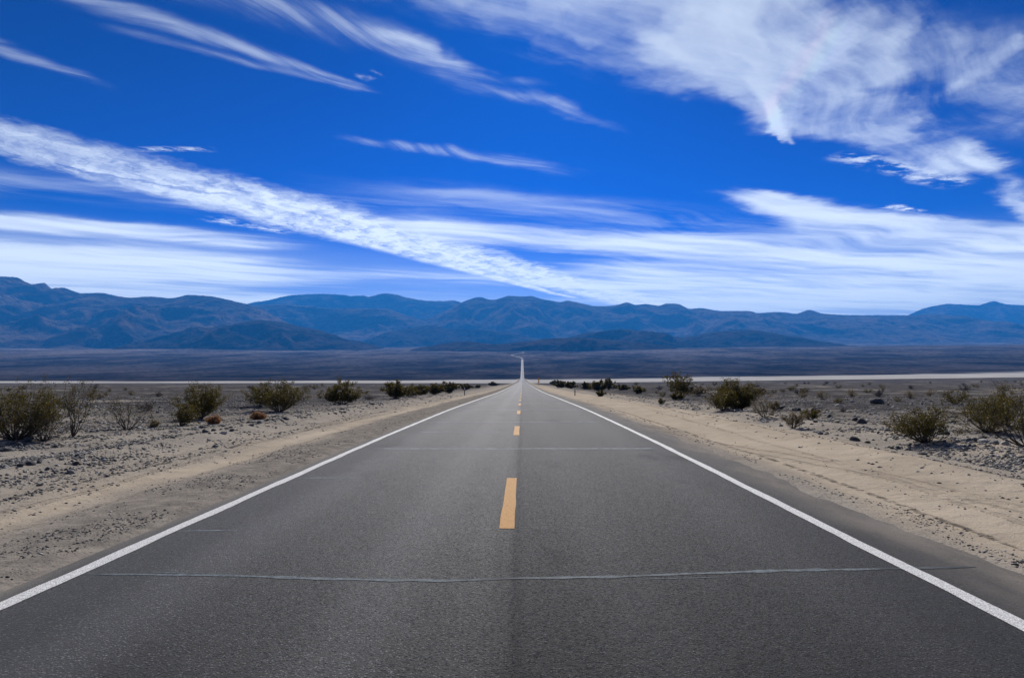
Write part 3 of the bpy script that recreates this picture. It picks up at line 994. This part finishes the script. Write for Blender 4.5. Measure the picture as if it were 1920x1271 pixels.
# sign side
shrub('tall ragged bush with twiggy leafy crown rising above the white lake bed', 1277, 748, 699, 52, 21, 30, 9, 9, group=G1, bare=.3, up=.2, clump=.12)
shrub('low olive bush at the foot of the tall ragged bush', 1268, 750, 734, 30, 22, 18, 6, 10, group=G1, bare=.2, clump=.10)
shrub('dense dome-shaped olive bush at the edge of the sandy bank', 1384, 768, 710, 74, 23, 54, 10, 15, group=G1, bare=.15, clump=.12)
shrub('lower yellow-green half bush leaning out of the dense dome bush', 1356, 770, 728, 52, 24, 26, 8, 10, group=G1, bare=.25, clump=.11)
shrub('open bush of thin stems with few leaves beside the dense dome bush', 1434, 783, 743, 46, 25, 15, 6, 4, group=G1, bare=.4, clump=.07, kind='leaf_dry')
shrub('small pale yellow shrub on gravel in front of the stony crest', 1487, 803, 772, 36, 26, 18, 6, 7, group=G1, bare=.35, clump=.05, kind='leaf_dry')
shrub('small green shrub between the pale yellow shrub and the black crest rocks', 1519, 787, 766, 38, 27, 18, 6, 8, group=G1, bare=.3, clump=.06)
shrub('yellow-green spreading bush casting a shadow on the pale bank', 1735, 829, 765, 112, 28, 38, 8, 12, group=G1, bare=.35, clump=.07, leaf=.016)
shrub('large dark creosote bush behind the pale stones', 1850, 810, 742, 190, 29, 56, 9, 13, group=G1, bare=.3, clump=.09)
shrub('tall wispy bush rising behind the large dark bush', 1893, 800, 722, 80, 30, 18, 8, 6, group=G1, bare=.45, up=.2, clump=.09)
shrub('dark stemmed bush cut off by the frame edge on the sign side', 1925, 838, 728, 150, 31, 34, 8, 8, group=G1, bare=.35, clump=.09)
for (px, py, top, wd, sd, lab) in [
    (1038, 722, 713, 18, 41, 'small dark bush just beyond the yellow sign along the verge'),
    (1052, 727, 715, 26, 42, 'dark bush between the yellow sign and the marker post'),
    (1070, 728.5, 714, 26, 43, 'dark rounded bush directly behind the grey marker post'),
    (1103, 730, 716, 30, 44, 'dark bush just past the grey marker post on the sandy side'),
    (1124, 734, 714, 28, 45, 'dark bush above a low yellow-green one on the verge'),
    (1142, 731, 709, 30, 46, 'dark bush with two twigs poking above the lake bed'),
    (1168, 731, 722, 22, 47, 'low brown bush between the twig-topped bush and the sandy wash'),
    (1194, 738, 724, 26, 48, 'dark low bush at the sandy wash'),
]:
    shrub(lab, px, py, top, wd, sd, 24, 7, 11, group=G1, bare=.15, clump=.16)
shrub('low yellow-green shrub under the dark verge bushes', 1126, 743, 732, 18, 49, 16, 6, 9, group=G1, bare=.15, clump=.09)
shrub('rounded orange tumbleweed on stones below the broad feathery bush', 484, 786, 773, 26, 51, 44, 7, 9, kind='leaf_rust', twig='twig_dry', name='tumbleweed', cat='tumbleweed', bare=.1, clump=.07)
shrub('rusty brown tumbleweed at the foot of the dense tall bush', 400, 795, 780, 28, 52, 38, 7, 7, kind='leaf_rust', twig='twig_dry', name='tumbleweed', cat='tumbleweed', bare=.1, clump=.07)
shrub('low straw-coloured dry weed beside the sparse twiggy bush', 293, 800, 788, 22, 53, 20, 6, 5, kind='leaf_dry', twig='twig_dry', name='dry_shrub', cat='shrub', bare=.2, clump=.06)
shrub('tiny dry weed on the sandy wash below the tall ragged bush', 1240, 757, 747, 12, 54, 14, 5, 6, kind='leaf_dry', twig='twig_dry', name='dry_shrub', cat='shrub', bare=.2, clump=.06)
shrub('dry brown shrub leaning against the tall ragged bush', 1310, 742, 724, 32, 55, 22, 7, 5, kind='leaf_dry', name='dry_shrub', cat='shrub', bare=.25, clump=.10)
shrub('dry reddish shrub just behind the dense dome bush', 1421, 738, 727, 30, 56, 22, 7, 7, kind='leaf_dry', name='dry_shrub', cat='shrub', bare=.2, clump=.12)
shrub('dry grey shrub behind the black crest rocks', 1452, 768, 753, 26, 57, 20, 6, 6, kind='leaf_dry', name='dry_shrub', cat='shrub', bare=.25, clump=.08)

# small shrubs on the plain: copies of a few kinds, too small to show their parts
KINDS = []
for i in range(7):
    sv, sf, q, qf = shrub_parts(600 + i, .7, 1.0, 16, 6, 3.2, .03, bare=.25, clump=.12, thick=.012)
    kd = ('leaf', 'leaf_dry', 'leaf', 'twig_dry', 'leaf_dry', 'twig', 'leaf_dry')[i]
    V = np.concatenate([sv, q]); nf = len(sf)
    Fl = np.concatenate([sf.ravel(), qf + len(sv)])
    mi = np.concatenate([np.zeros(nf), np.ones(len(qf) // 4)])
    KINDS.append(mesh_from('plain_shrub', V, Fl, 4, [M['twig'], M[kd]], False, mi))


def small(px, py, hpx, label, group):
    x, y, z = on_ground(px, py)
    h = hpx / F * y
    o = link('plain_shrub', rng.choice(KINDS), None, (x, y, z - .02), rng.uniform(0, 6.28))
    s_ = h / .66
    o.scale = (s_ * rng.uniform(.9, 1.4), s_ * rng.uniform(.9, 1.4), s_)
    return tag(o, label, 'shrub', group)


SG = 'small shrubs on the dark gravel plain'
solo = [
    (1487, 732, 9, 'small brown shrub on the plain directly above the black crest rocks'),
    (1452, 737, 8, 'low dark shrub on the plain beside the dense dome bush'),
    (1505, 746, 13, 'pale twiggy shrub on the plain above the small green shrub'),
    (1542, 748, 15, 'dark twiggy shrub on the plain above the rounded crest rock'),
    (1572, 756, 12, 'grey-green low shrub nearest the rock row on the plain'),
    (1600, 745, 14, 'upright brown shrub on the plain above the round black boulder'),
    (1628, 737, 9, 'brown shrub on the plain above the low black rock pile'),
    (1648, 744, 13, 'dry shrub on the plain just behind the low black rock pile'),
    (1684, 754, 12, 'grey shrub beside a line of dark stones on the plain'),
    (1709, 747, 13, 'twiggy upright shrub above the yellow-green bush'),
    (1745, 742, 12, 'brown shrub on a pale sand streak beyond the yellow-green bush'),
    (1790, 757, 26, 'largest dry shrub on the plain, left of the wispy bush'),
    (1807, 733, 12, 'dark shrub on the plain behind the wispy bush'),
    (1889, 733, 15, 'green shrub far out behind the wispy bush'),
    (1582, 773, 10, 'tiny dry weed beside the row of black rocks'),
    (175, 736, 8, 'brown shrub on the plain beyond the tall thin bush'),
    (186, 748, 12, 'dark twiggy shrub between the thin upright and sparse bushes'),
    (205, 735, 7, 'small dark shrub far beyond the sparse twiggy bush'),
    (246, 741, 9, 'greenish shrub straight above the sparse twiggy bush'),
    (276, 770, 20, 'dark low shrub beside the sparse twiggy bush'),
    (294, 744, 11, 'brown shrub on the plain between the sparse bush and the dense bush'),
    (591, 730, 8, 'small dark shrub beyond the gap left of the lone olive bush'),
    (692, 750, 10, 'low grey shrub between the lone olive bush and the dark rounded bush'),
    (1261, 724, 7, 'small brown shrub just behind the tall ragged bush'),
    (1340, 723, 7, 'brown shrub on the plain behind the dense dome bush'),
    (1194, 722, 6, 'small shrub on the plain far behind the sandy wash'),
]
for px, py, hpx, label in solo:
    small(px, py, hpx, label, SG)
for i in range(70):
    right = rng.random() < .62
    px = rng.uniform(1190, 1915) if right else rng.uniform(5, 620)
    py = 722.5 + 24 * rng.random() ** 2.2 - (6.5 * (px - 1190) / 725 if right else -.5)
    small(px, py, 3.5 + (py - 715) * .22 * rng.uniform(.6, 1.3),
          'tiny shrub far out on the dark plain on the sign side' if right else 'tiny shrub far out on the dark plain opposite the sign side', 'tiny far shrubs')


# ------------------------------------------------------------------ roadside posts, sign, car
def marker(label, px, py, hpx, w_, head):
    x, y, z = on_ground(px, py)
    h = hpx / F * y
    t_ = thing('marker_post', label, 'marker post', (x, y, z - .03), 0, None)
    b_ = MB()
    b_.box((0, 0, h / 2), (w_, .012, h)); b_.box((-w_ / 2, .018, h / 2), (.01, .036, h)); b_.box((w_ / 2, .018, h / 2), (.01, .036, h))
    b_.build('post', M['post_dark'], t_)
    if head:
        q = MB()
        q.prism([(-.045, h - .22), (.045, h - .22), (.045, h - .04), (.025, h - .02), (-.025, h - .02), (-.045, h - .04)], 'y', -.016, -.0085)
        q.build('reflector', M['reflector'], t_)
    return t_


marker('grey roadside marker post on the sandy verge nearest the yellow sign', 1078, 741, 15, .10, True)
marker('thin dark post standing out in the sandy wash away from the road', 1235, 733, 8, .12, False)
marker('dark marker post on the verge in front of a dark bush opposite the sign', 871, 741, 15, .10, True)

x, y = 6.3, 263.0
sg = thing('warning_sign', 'amber diamond warning sign with small plaque below, beside the distant road', 'sign', (x, y, float(ground_z(x, y)) - .1))
q = MB(); q.box((0, .03, 1.55), (.09, .05, 3.1)); q.build('post', M['steel'], sg)
hd = .66
q = MB()
k = .05
q.prism([(-hd + k, 2.62 - k), (-k, 2.62 - hd + k), (k, 2.62 - hd + k), (hd - k, 2.62 - k), (hd - k, 2.62 + k), (k, 2.62 + hd - k), (-k, 2.62 + hd - k), (-hd + k, 2.62 + k)], 'y', -.004, .004)
q.build('diamond_panel', M['sign'], sg)
q = MB(); q.prism([(-.3, 1.22), (-.27, 1.19), (.27, 1.19), (.3, 1.22), (.3, 1.81), (.27, 1.84), (-.27, 1.84), (-.3, 1.81)], 'y', -.004, .004); q.build('plaque', M['sign'], sg)

# a dark car far down the right-hand lane, driving away
cyy = 800.0
car = thing('car', 'tiny dark car far down the straight road in the lane beside the sign', 'car', (1.45, cyy, float(road_z(cyy))))
q = MB()
body = [(-2.2, .35), (2.2, .35), (2.28, .55), (2.2, .80), (1.15, .92), (-1.75, .98), (-2.25, .90), (-2.3, .55)]
q.prism(body, 'x', -.9, .9); q.build('body', M['car_paint'], car, .05)
q = MB()
q.prism([(-1.9, .975), (1.0, .925), (.35, 1.42), (-1.2, 1.45)], 'x', -.74, .74); q.build('cabin', M['car_paint'], car, .06)
q = MB(); q.add([(-.62, -1.86, 1.02), (.62, -1.86, 1.02), (.56, -1.30, 1.40), (-.56, -1.30, 1.40), (-.62, -1.90, 1.03), (.62, -1.90, 1.03), (.56, -1.34, 1.41), (-.56, -1.34, 1.41)],
                [(3, 2, 1, 0), (4, 5, 6, 7), (0, 1, 5, 4), (1, 2, 6, 5), (2, 3, 7, 6), (3, 0, 4, 7)])
q.build('rear_window', M['glass'], car)
for sx in (-1, 1):
    q = MB(); q.box((sx * .745, -.35, 1.18), (.02, 1.7, .28)); q.build('side_window', M['glass'], car)
    q = MB(); q.box((sx * .66, -2.27, .80), (.32, .06, .14)); q.build('tail_light', M['lamp'], car)
    for sy in (-1.4, 1.4):
        q = MB(); q.disc((sx * .82, sy, .33), .33, .2); wl = q.build('wheel', M['tyre'], car)
        q = MB(); q.disc((sx * .925, sy, .33), .2, .02); q.build('rim', M['plate'], wl)

# GEO1
# ------------------------------------------------------------------ the air
hz = MB()
hz.box((0, 9990, 740), (47000, 22000, 1640))
hm = bpy.data.materials.new('haze')
hm.use_nodes = True
nt = hm.node_tree
nt.nodes.remove(nt.nodes['Principled BSDF'])
pv = nt.nodes.new('ShaderNodeVolumePrincipled')
pv.inputs['Color'].default_value = (.035, .32, 1.0, 1)
pv.inputs['Anisotropy'].default_value = .2
pv.inputs['Density'].default_value = 7.2e-5
nt.links.new(pv.outputs[0], nt.nodes['Material Output'].inputs['Volume'])
ho = hz.build('haze', hm)
tag(ho, kind='stuff')

# ------------------------------------------------------------------ sun, sky and clouds
SUN_EL, SUN_AZ = 34.5, 1.5            # degrees above the horizon; to the right of the road
sd = bpy.data.lights.new('sun', 'SUN')
sd.energy = 4.9
sd.angle = R(.53)
sd.color = (1.0, .945, .865)
so = bpy.data.objects.new('sun', sd)
C.objects.link(so)
so.rotation_euler = (R(90 - SUN_EL), 0, R(180 - SUN_AZ))
dirv = Vector((math.sin(R(SUN_AZ)) * math.cos(R(SUN_EL)), math.cos(R(SUN_AZ)) * math.cos(R(SUN_EL)), math.sin(R(SUN_EL))))
so.rotation_euler = dirv.to_track_quat('Z', 'Y').to_euler()

W = bpy.data.worlds.new('World')
S.world = W
W.use_nodes = True
nt = W.node_tree
n = Nd(nt)
bg = nt.nodes['Background']
sky = n.new('ShaderNodeTexSky', sky_type='NISHITA')
sky.sun_disc = False
sky.sun_elevation = R(SUN_EL)
sky.sun_rotation = R(SUN_AZ)
sky.altitude = 600
sky.air_density = 1.0
sky.dust_density = .25
sky.ozone_density = 2.5
STR = .083
# clear desert air through a polariser: deeper, more saturated blue
sr, sg_, sb = n.sep(n.v('SCALE', sky.outputs[0], STR))
clear = n.xyz(n.m('MULTIPLY', n.m('POWER', sr, 2.8), .01), n.m('MULTIPLY', n.m('POWER', sg_, 2.1), .32), n.m('MULTIPLY', n.m('POWER', sb, 2.3), 1.08))

D = n.new('ShaderNodeTexCoord').outputs['Generated']
dx, dy, dz = n.sep(D)
dzc = n.m('MAXIMUM', dz, .03)
PX = n.m('DIVIDE', dx, dzc)
PY = n.m('DIVIDE', dy, dzc)
PP = n.xyz(PX, PY, 0.0)


def plane(px, py):
    d = ray(px, py)
    return Vector((d.x / d.z, d.y / d.z, 0))


def rot_coords(p, th, sx, sy):
    """coordinates along (x) and across (y) a direction on the cloud sheet"""
    c_, s_ = math.cos(th), math.sin(th)
    a = n.v('DOT_PRODUCT', p, (c_ * sx, s_ * sx, 0))
    b_ = n.v('DOT_PRODUCT', p, (-s_ * sy, c_ * sy, 0))
    return n.xyz(a, b_, 0.0)


warp_c = n.noise(PP, 1.1, 5, .6, 0, '2D', col=True)
warp_f = n.noise(PP, 4.5, 4, .6, 0, '2D', col=True)


def warped(k1, k2):
    w1 = n.v('SCALE', n.v('SUBTRACT', warp_c, (.5, .5, .5)), k1)
    w2 = n.v('SCALE', n.v('SUBTRACT', warp_f, (.5, .5, .5)), k2)
    return n.v('ADD', PP, n.v('ADD', w1, w2))


W_SOFT = warped(.35, .05)
W_WILD = warped(.55, .07)
W_FINE = warped(.08, .04)
low_c = n.noise(PP, .8, 1, .5, 0, '2D', col=True)
W_COMB = n.v('ADD', PP, n.v('SCALE', n.v('SUBTRACT', low_c, (.5, .5, .5)), .7))
W_RAG = n.v('ADD', warped(.30, .20), n.v('SCALE', n.v('SUBTRACT', n.noise(PP, 13, 3, .6, 0, '2D', col=True), (.5, .5, .5)), .12))


def strand(a, b, ha, hb, p, edge=(.0, 1.0), fade=(.12, .12)):
    """soft band on the cloud sheet from pixel a to pixel b, half heights ha and hb in pixels"""
    A, B = plane(*a), plane(*b)
    ab = B - A
    L2 = ab.length_squared
    nrm = Vector((-ab.y, ab.x, 0)).normalized()
    wa = abs((plane(a[0], a[1] - ha) - plane(a[0], a[1] + ha)).dot(nrm)) / 2
    wb = abs((plane(b[0], b[1] - hb) - plane(b[0], b[1] + hb)).dot(nrm)) / 2
    r = n.v('SUBTRACT', p, tuple(A))
    h = n.m('DIVIDE', n.v('DOT_PRODUCT', r, tuple(ab)), L2)
    hc = n.m('MINIMUM', n.m('MAXIMUM', h, 0.0), 1.0)
    d = n.m('ABSOLUTE', n.v('DOT_PRODUCT', r, tuple(nrm)))
    w_ = n.m('ADD', n.m('MULTIPLY', hc, wb - wa), wa)
    q = n.ramp(n.m('DIVIDE', d, w_), edge[1], edge[0])
    if fade[0]:
        q = n.m('MULTIPLY', q, n.ramp(h, 0.0, fade[0]))
    if fade[1]:
        q = n.m('MULTIPLY', q, n.ramp(h, 1.0, 1.0 - fade[1]))
    th = math.atan2(ab.y, ab.x)
    return q, th


def union(lst):
    r = lst[0]
    for q in lst[1:]:
        r = n.m('MAXIMUM', r, q)
    return r


def over(a, b):
    """1-(1-a)(1-b)"""
    return n.m('SUBTRACT', 1.0, n.m('MULTIPLY', n.m('SUBTRACT', 1.0, a), n.m('SUBTRACT', 1.0, b)))


def fil(p, th, along, across, scale, lo, hi, detail=8, rough=.62, dist=0.0):
    return n.ramp(n.noise(rot_coords(p, th, along, across), scale, detail, rough, dist, '2D'), lo, hi)


alpha = 0.0
# 1  the broad ragged contrail falling from the left edge to the ridge
c1, th1 = strand((-160, 215), (690, 436), 50, 40, W_RAG, (.35, 1.0), (.02, .0))
c1b, _ = strand((640, 440), (1060, 556), 20, 4, W_FINE, (.2, 1.0), (0, .10))
c1c, _ = strand((600, 418), (930, 512), 24, 10, W_RAG, (.2, 1.0), (.0, .25))
c1d, _ = strand((1030, 548), (1085, 560), 4, 3, W_FINE, (.1, 1.0), (.25, .25))
gap, _ = strand((60, 292), (480, 385), 5, 5, W_RAG, (.0, 1.0), (.2, .3))
tuft = fil(W_RAG, th1 + 1.0, .9, 2.0, 4.2, .30, .66, 10, .7, .2)
tuf2 = fil(W_FINE, th1 + .15, .5, 2.6, 3.0, .32, .66, 8, .62, .2)
grow = n.ramp(PY, 2.6, 4.6, .62, 1.0)
body1 = n.m('MULTIPLY', union([c1, c1b, c1c, c1d]), n.m('ADD', .24, n.m('ADD', n.m('MULTIPLY', tuft, .62), n.m('MULTIPLY', tuf2, .30))))
body1 = n.m('MULTIPLY', body1, n.m('SUBTRACT', 1.0, n.m('MULTIPLY', gap, .55)))
alpha = n.m('MINIMUM', n.m('MULTIPLY', body1, grow), .93)
# 2  veils of cirrus low over the ridges
v_, thv = strand((-300, 318), (1050, 430), 44, 34, W_SOFT, (0, 1.0), (.02, .25))
v2, th2 = strand((420, 318), (2100, 520), 30, 60, W_SOFT, (0, 1.0), (.2, .0))
v3, _ = strand((-300, 388), (640, 468), 22, 26, W_SOFT, (.1, 1.0), (.0, .3))
v4, th4 = strand((-500, 478), (760, 530), 86, 26, W_SOFT, (.25, 1.0), (.0, .35))
v5, th5 = strand((1300, 345), (2050, 520), 14, 90, W_SOFT, (.25, 1.0), (.10, .0))
v6, _ = strand((980, 450), (2200, 610), 22, 84, W_SOFT, (.2, 1.0), (.12, .0))
v7, _ = strand((640, 425), (1700, 490), 36, 30, W_SOFT, (.1, 1.0), (.12, .25))
v8, _ = strand((-400, 556), (900, 574), 34, 20, W_SOFT, (.1, 1.0), (.0, .3))
v9, _ = strand((540, 500), (1500, 560), 20, 22, W_SOFT, (.0, 1.0), (.2, .2))
f2 = fil(W_SOFT, .36, .26, 1.1, 1.5, .24, .74, 7, .56)
f3 = fil(W_COMB, .46, .2, 1.6, 2.6, .24, .74, 7, .58)
f4 = fil(W_SOFT, .30, .30, .8, .55, .32, .62, 4, .55)
tex2 = n.m('ADD', n.m('MULTIPLY', f2, .45), n.m('ADD', n.m('MULTIPLY', f3, .30), n.m('MULTIPLY', f4, .30)))
veil = n.m('ADD', n.m('MULTIPLY', v_, .42), n.m('ADD', n.m('MULTIPLY', v2, .50), n.m('ADD', n.m('MULTIPLY', v3, .62), n.m('MULTIPLY', v4, 1.0))))
veil = n.m('ADD', veil, n.m('ADD', n.m('MULTIPLY', v5, .95), n.m('ADD', n.m('MULTIPLY', v6, 1.0), n.m('ADD', n.m('MULTIPLY', v7, .75), n.m('MULTIPLY', v8, .95)))))
veil = n.m('ADD', veil, n.m('MULTIPLY', v9, .4))
veil = n.ramp(n.m('ADD', n.m('MULTIPLY', n.m('MINIMUM', veil, 1.0), .88), n.m('MULTIPLY', n.m('MULTIPLY', n.m('SUBTRACT', tex2, .60), .95), n.m('MULTIPLY', veil, 3.0, clamp=True))), .0, 1.05)
alpha = over(alpha, n.m('MULTIPLY', veil, .93))
thin = n.m('MULTIPLY', n.ramp(dz, .21, .07), n.m('ADD', .30, n.m('MULTIPLY', f4, .28)))
alpha = over(alpha, thin)
# 3  long thin streaks high on the left
s1, ths = strand((-60, -75), (730, 180), 52, 6, W_FINE, (0, 1.0), (.0, .1))
s1b, _ = strand((150, 40), (705, 176), 17, 8, W_FINE, (0, 1.0), (.2, .1))
s2, _ = strand((340, -50), (1190, 262), 95, 10, W_SOFT, (0, 1.0), (.0, .25))
s2b, _ = strand((640, 60), (1060, 175), 22, 12, W_SOFT, (0, 1.0), (.2, .3))
s3, _ = strand((-120, 50), (230, 185), 34, 14, W_SOFT, (0, 1.0), (.0, .4))
s4, _ = strand((590, 240), (1120, 335), 12, 22, W_SOFT, (0, 1.0), (.2, .35))
s5, _ = strand((225, 279), (410, 279), 7, 7, W_FINE, (0, 1.0), (.25, .2))
s6, _ = strand((370, 405), (560, 440), 12, 7, W_FINE, (0, 1.0), (.25, .25))
s7, _ = strand((674, 150), (718, 140), 14, 12, W_FINE, (.2, 1.0), (.2, .2))
fs3 = fil(W_COMB, ths, .25, 2.4, 4.5, .30, .70, 8, .62)
hi3 = n.m('ADD', n.m('MULTIPLY', s1, .36), n.m('ADD', n.m('MULTIPLY', s1b, .24), n.m('ADD', n.m('MULTIPLY', s2, .34), n.m('MULTIPLY', s2b, .25))))
hi3 = n.m('ADD', hi3, n.m('ADD', n.m('MULTIPLY', s3, .26), n.m('MULTIPLY', s4, .28)))
hi3 = n.ramp(n.m('ADD', hi3, n.m('MULTIPLY', n.m('MULTIPLY', n.m('SUBTRACT', fs3, .55), .28), n.m('MULTIPLY', hi3, 4.0, clamp=True))), .0, 1.0)
puff = n.m('MULTIPLY', union([s5, s6, n.m('MULTIPLY', s7, .6)]), fil(W_FINE, ths, 1.0, 1.6, 9.0, .40, .66, 8, .7))
alpha = over(alpha, n.m('MINIMUM', hi3, .9))
alpha = over(alpha, n.m('MULTIPLY', puff, .7))
# 4  the great combed cirrus at the upper right
k1, thk = strand((480, -150), (1520, 255), 175, 38, W_WILD, (.0, 1.0), (.0, .10))
k2, _ = strand((860, -160), (1640, 180), 210, 130, W_WILD, (.1, 1.0), (.0, .12))
k3, th3 = strand((1300, -60), (1475, 275), 150, 22, W_SOFT, (.0, 1.0), (.0, .08))
k4, th_4 = strand((1150, 40), (1830, 345), 150, 40, W_WILD, (.05, 1.0), (.05, .08))
k4b, _ = strand((1420, 130), (1800, 330), 70, 50, W_WILD, (.0, 1.0), (.1, .1))
k5, th_5 = strand((1560, 140), (1880, 330), 85, 60, W_SOFT, (.0, 1.0), (.2, .1))
kb, _ = strand((1770, 205), (1960, 425), 60, 60, W_SOFT, (.0, 1.0), (.3, .05))
k6, _ = strand((1790, -80), (1600, 210), 130, 60, W_SOFT, (.0, 1.0), (.0, .3))
k7, _ = strand((1960, 60), (1700, 200), 26, 20, W_SOFT, (.0, 1.0), (.1, .3))
k8, _ = strand((1560, 285), (1820, 350), 24, 24, W_FINE, (.1, 1.0), (.1, .15))
k9, _ = strand((1380, 120), (1490, 275), 44, 20, W_FINE, (.0, 1.0), (.2, .06))
ka, _ = strand((1500, 20), (2150, 260), 200, 120, W_WILD, (.0, 1.0), (.1, .0))
fk = fil(W_SOFT, thk + .15, .30, 1.1, 2.6, .22, .78, 7, .58)
fk2 = fil(W_COMB, thk + .05, .30, 1.5, 7.0, .20, .80, 6, .62)
fk3 = fil(W_WILD, .9, .8, 1.0, 1.7, .32, .66, 5, .55)
texk = n.m('ADD', .10, n.m('ADD', n.m('MULTIPLY', fk, .48), n.m('ADD', n.m('MULTIPLY', fk2, .26), n.m('MULTIPLY', fk3, .42))))
great = n.m('ADD', n.m('MULTIPLY', k1, .6), n.m('ADD', n.m('MULTIPLY', k2, .95), n.m('ADD', n.m('MULTIPLY', k3, .6), n.m('MULTIPLY', k4, .7))))
great = n.m('ADD', great, n.m('ADD', n.m('MULTIPLY', k5, .7), n.m('ADD', n.m('MULTIPLY', k6, .35), n.m('ADD', n.m('MULTIPLY', k7, .35), n.m('MULTIPLY', k9, .5)))))
great = n.m('ADD', great, n.m('ADD', n.m('MULTIPLY', k4b, .45), n.m('ADD', n.m('MULTIPLY', ka, .62), n.m('MULTIPLY', kb, .8))))
great = n.m('MULTIPLY', great, .72)
great = n.ramp(n.m('ADD', n.m('MULTIPLY', n.m('MINIMUM', great, 1.15), .85), n.m('MULTIPLY', n.m('MULTIPLY', n.m('SUBTRACT', texk, .66), .95), n.m('MULTIPLY', great, 3.0, clamp=True))), .02, 1.35)
alpha = over(alpha, n.m('MULTIPLY', great, .82))
alpha = over(alpha, n.m('MULTIPLY', n.m('MULTIPLY', k8, fil(W_FINE, 0.2, 1.0, 1.7, 5.0, .42, .64, 9, .68)), .7))
puffs, _ = strand((1655, 384), (1735, 398), 9, 7, W_FINE, (.1, 1.0), (.15, .15))
alpha = over(alpha, n.m('MULTIPLY', n.m('MULTIPLY', puffs, fil(W_FINE, 0.1, 1.0, 1.5, 8.0, .40, .58, 8, .66)), .8))
alpha = n.m('MULTIPLY', alpha, n.ramp(dz, .02, .06))
cloud = n.mix(n.ramp(dz, .08, .42), (1.15, 1.22, 1.2), (.66, .73, .80))
# everything not looked at by the photograph keeps a light scatter of the same cirrus
# ice crystals: a faint arc of the 22 degree halo where the cirrus is thick
cosg = n.v('DOT_PRODUCT', D, tuple(dirv))
angd = n.m('MULTIPLY', n.m('ARCCOSINE', cosg), 180 / math.pi)


def arc(c_, w_):
    return n.ramp(n.m('ABSOLUTE', n.m('SUBTRACT', angd, c_)), w_, 0.0)


halo = n.xyz(n.m('MULTIPLY', arc(21.7, 1.0), .10), n.m('MULTIPLY', arc(22.4, 1.0), .055), n.m('MULTIPLY', arc(23.2, 1.1), .05))
cloud = n.v('ADD', cloud, n.v('SCALE', halo, n.m('MULTIPLY', great, n.ramp(PX, .5, .9))))
final = n.mix(alpha, clear, cloud)
nt.links.new(final, bg.inputs['Color'])
bg.inputs['Strength'].default_value = 1.0

# ------------------------------------------------------------------ picture settings
S.view_settings.view_transform = 'Standard'
S.view_settings.look = 'None'
S.view_settings.exposure = 0.4
S.view_settings.gamma = 1.0
S.render.engine = 'CYCLES'
S.cycles.use_denoising = True
S.cycles.volume_bounces = 0
S.cycles.max_bounces = 6
S.cycles.diffuse_bounces = 2
S.cycles.glossy_bounces = 2
S.cycles.transparent_max_bounces = 4
S.cycles.sample_clamp_indirect = 4.0
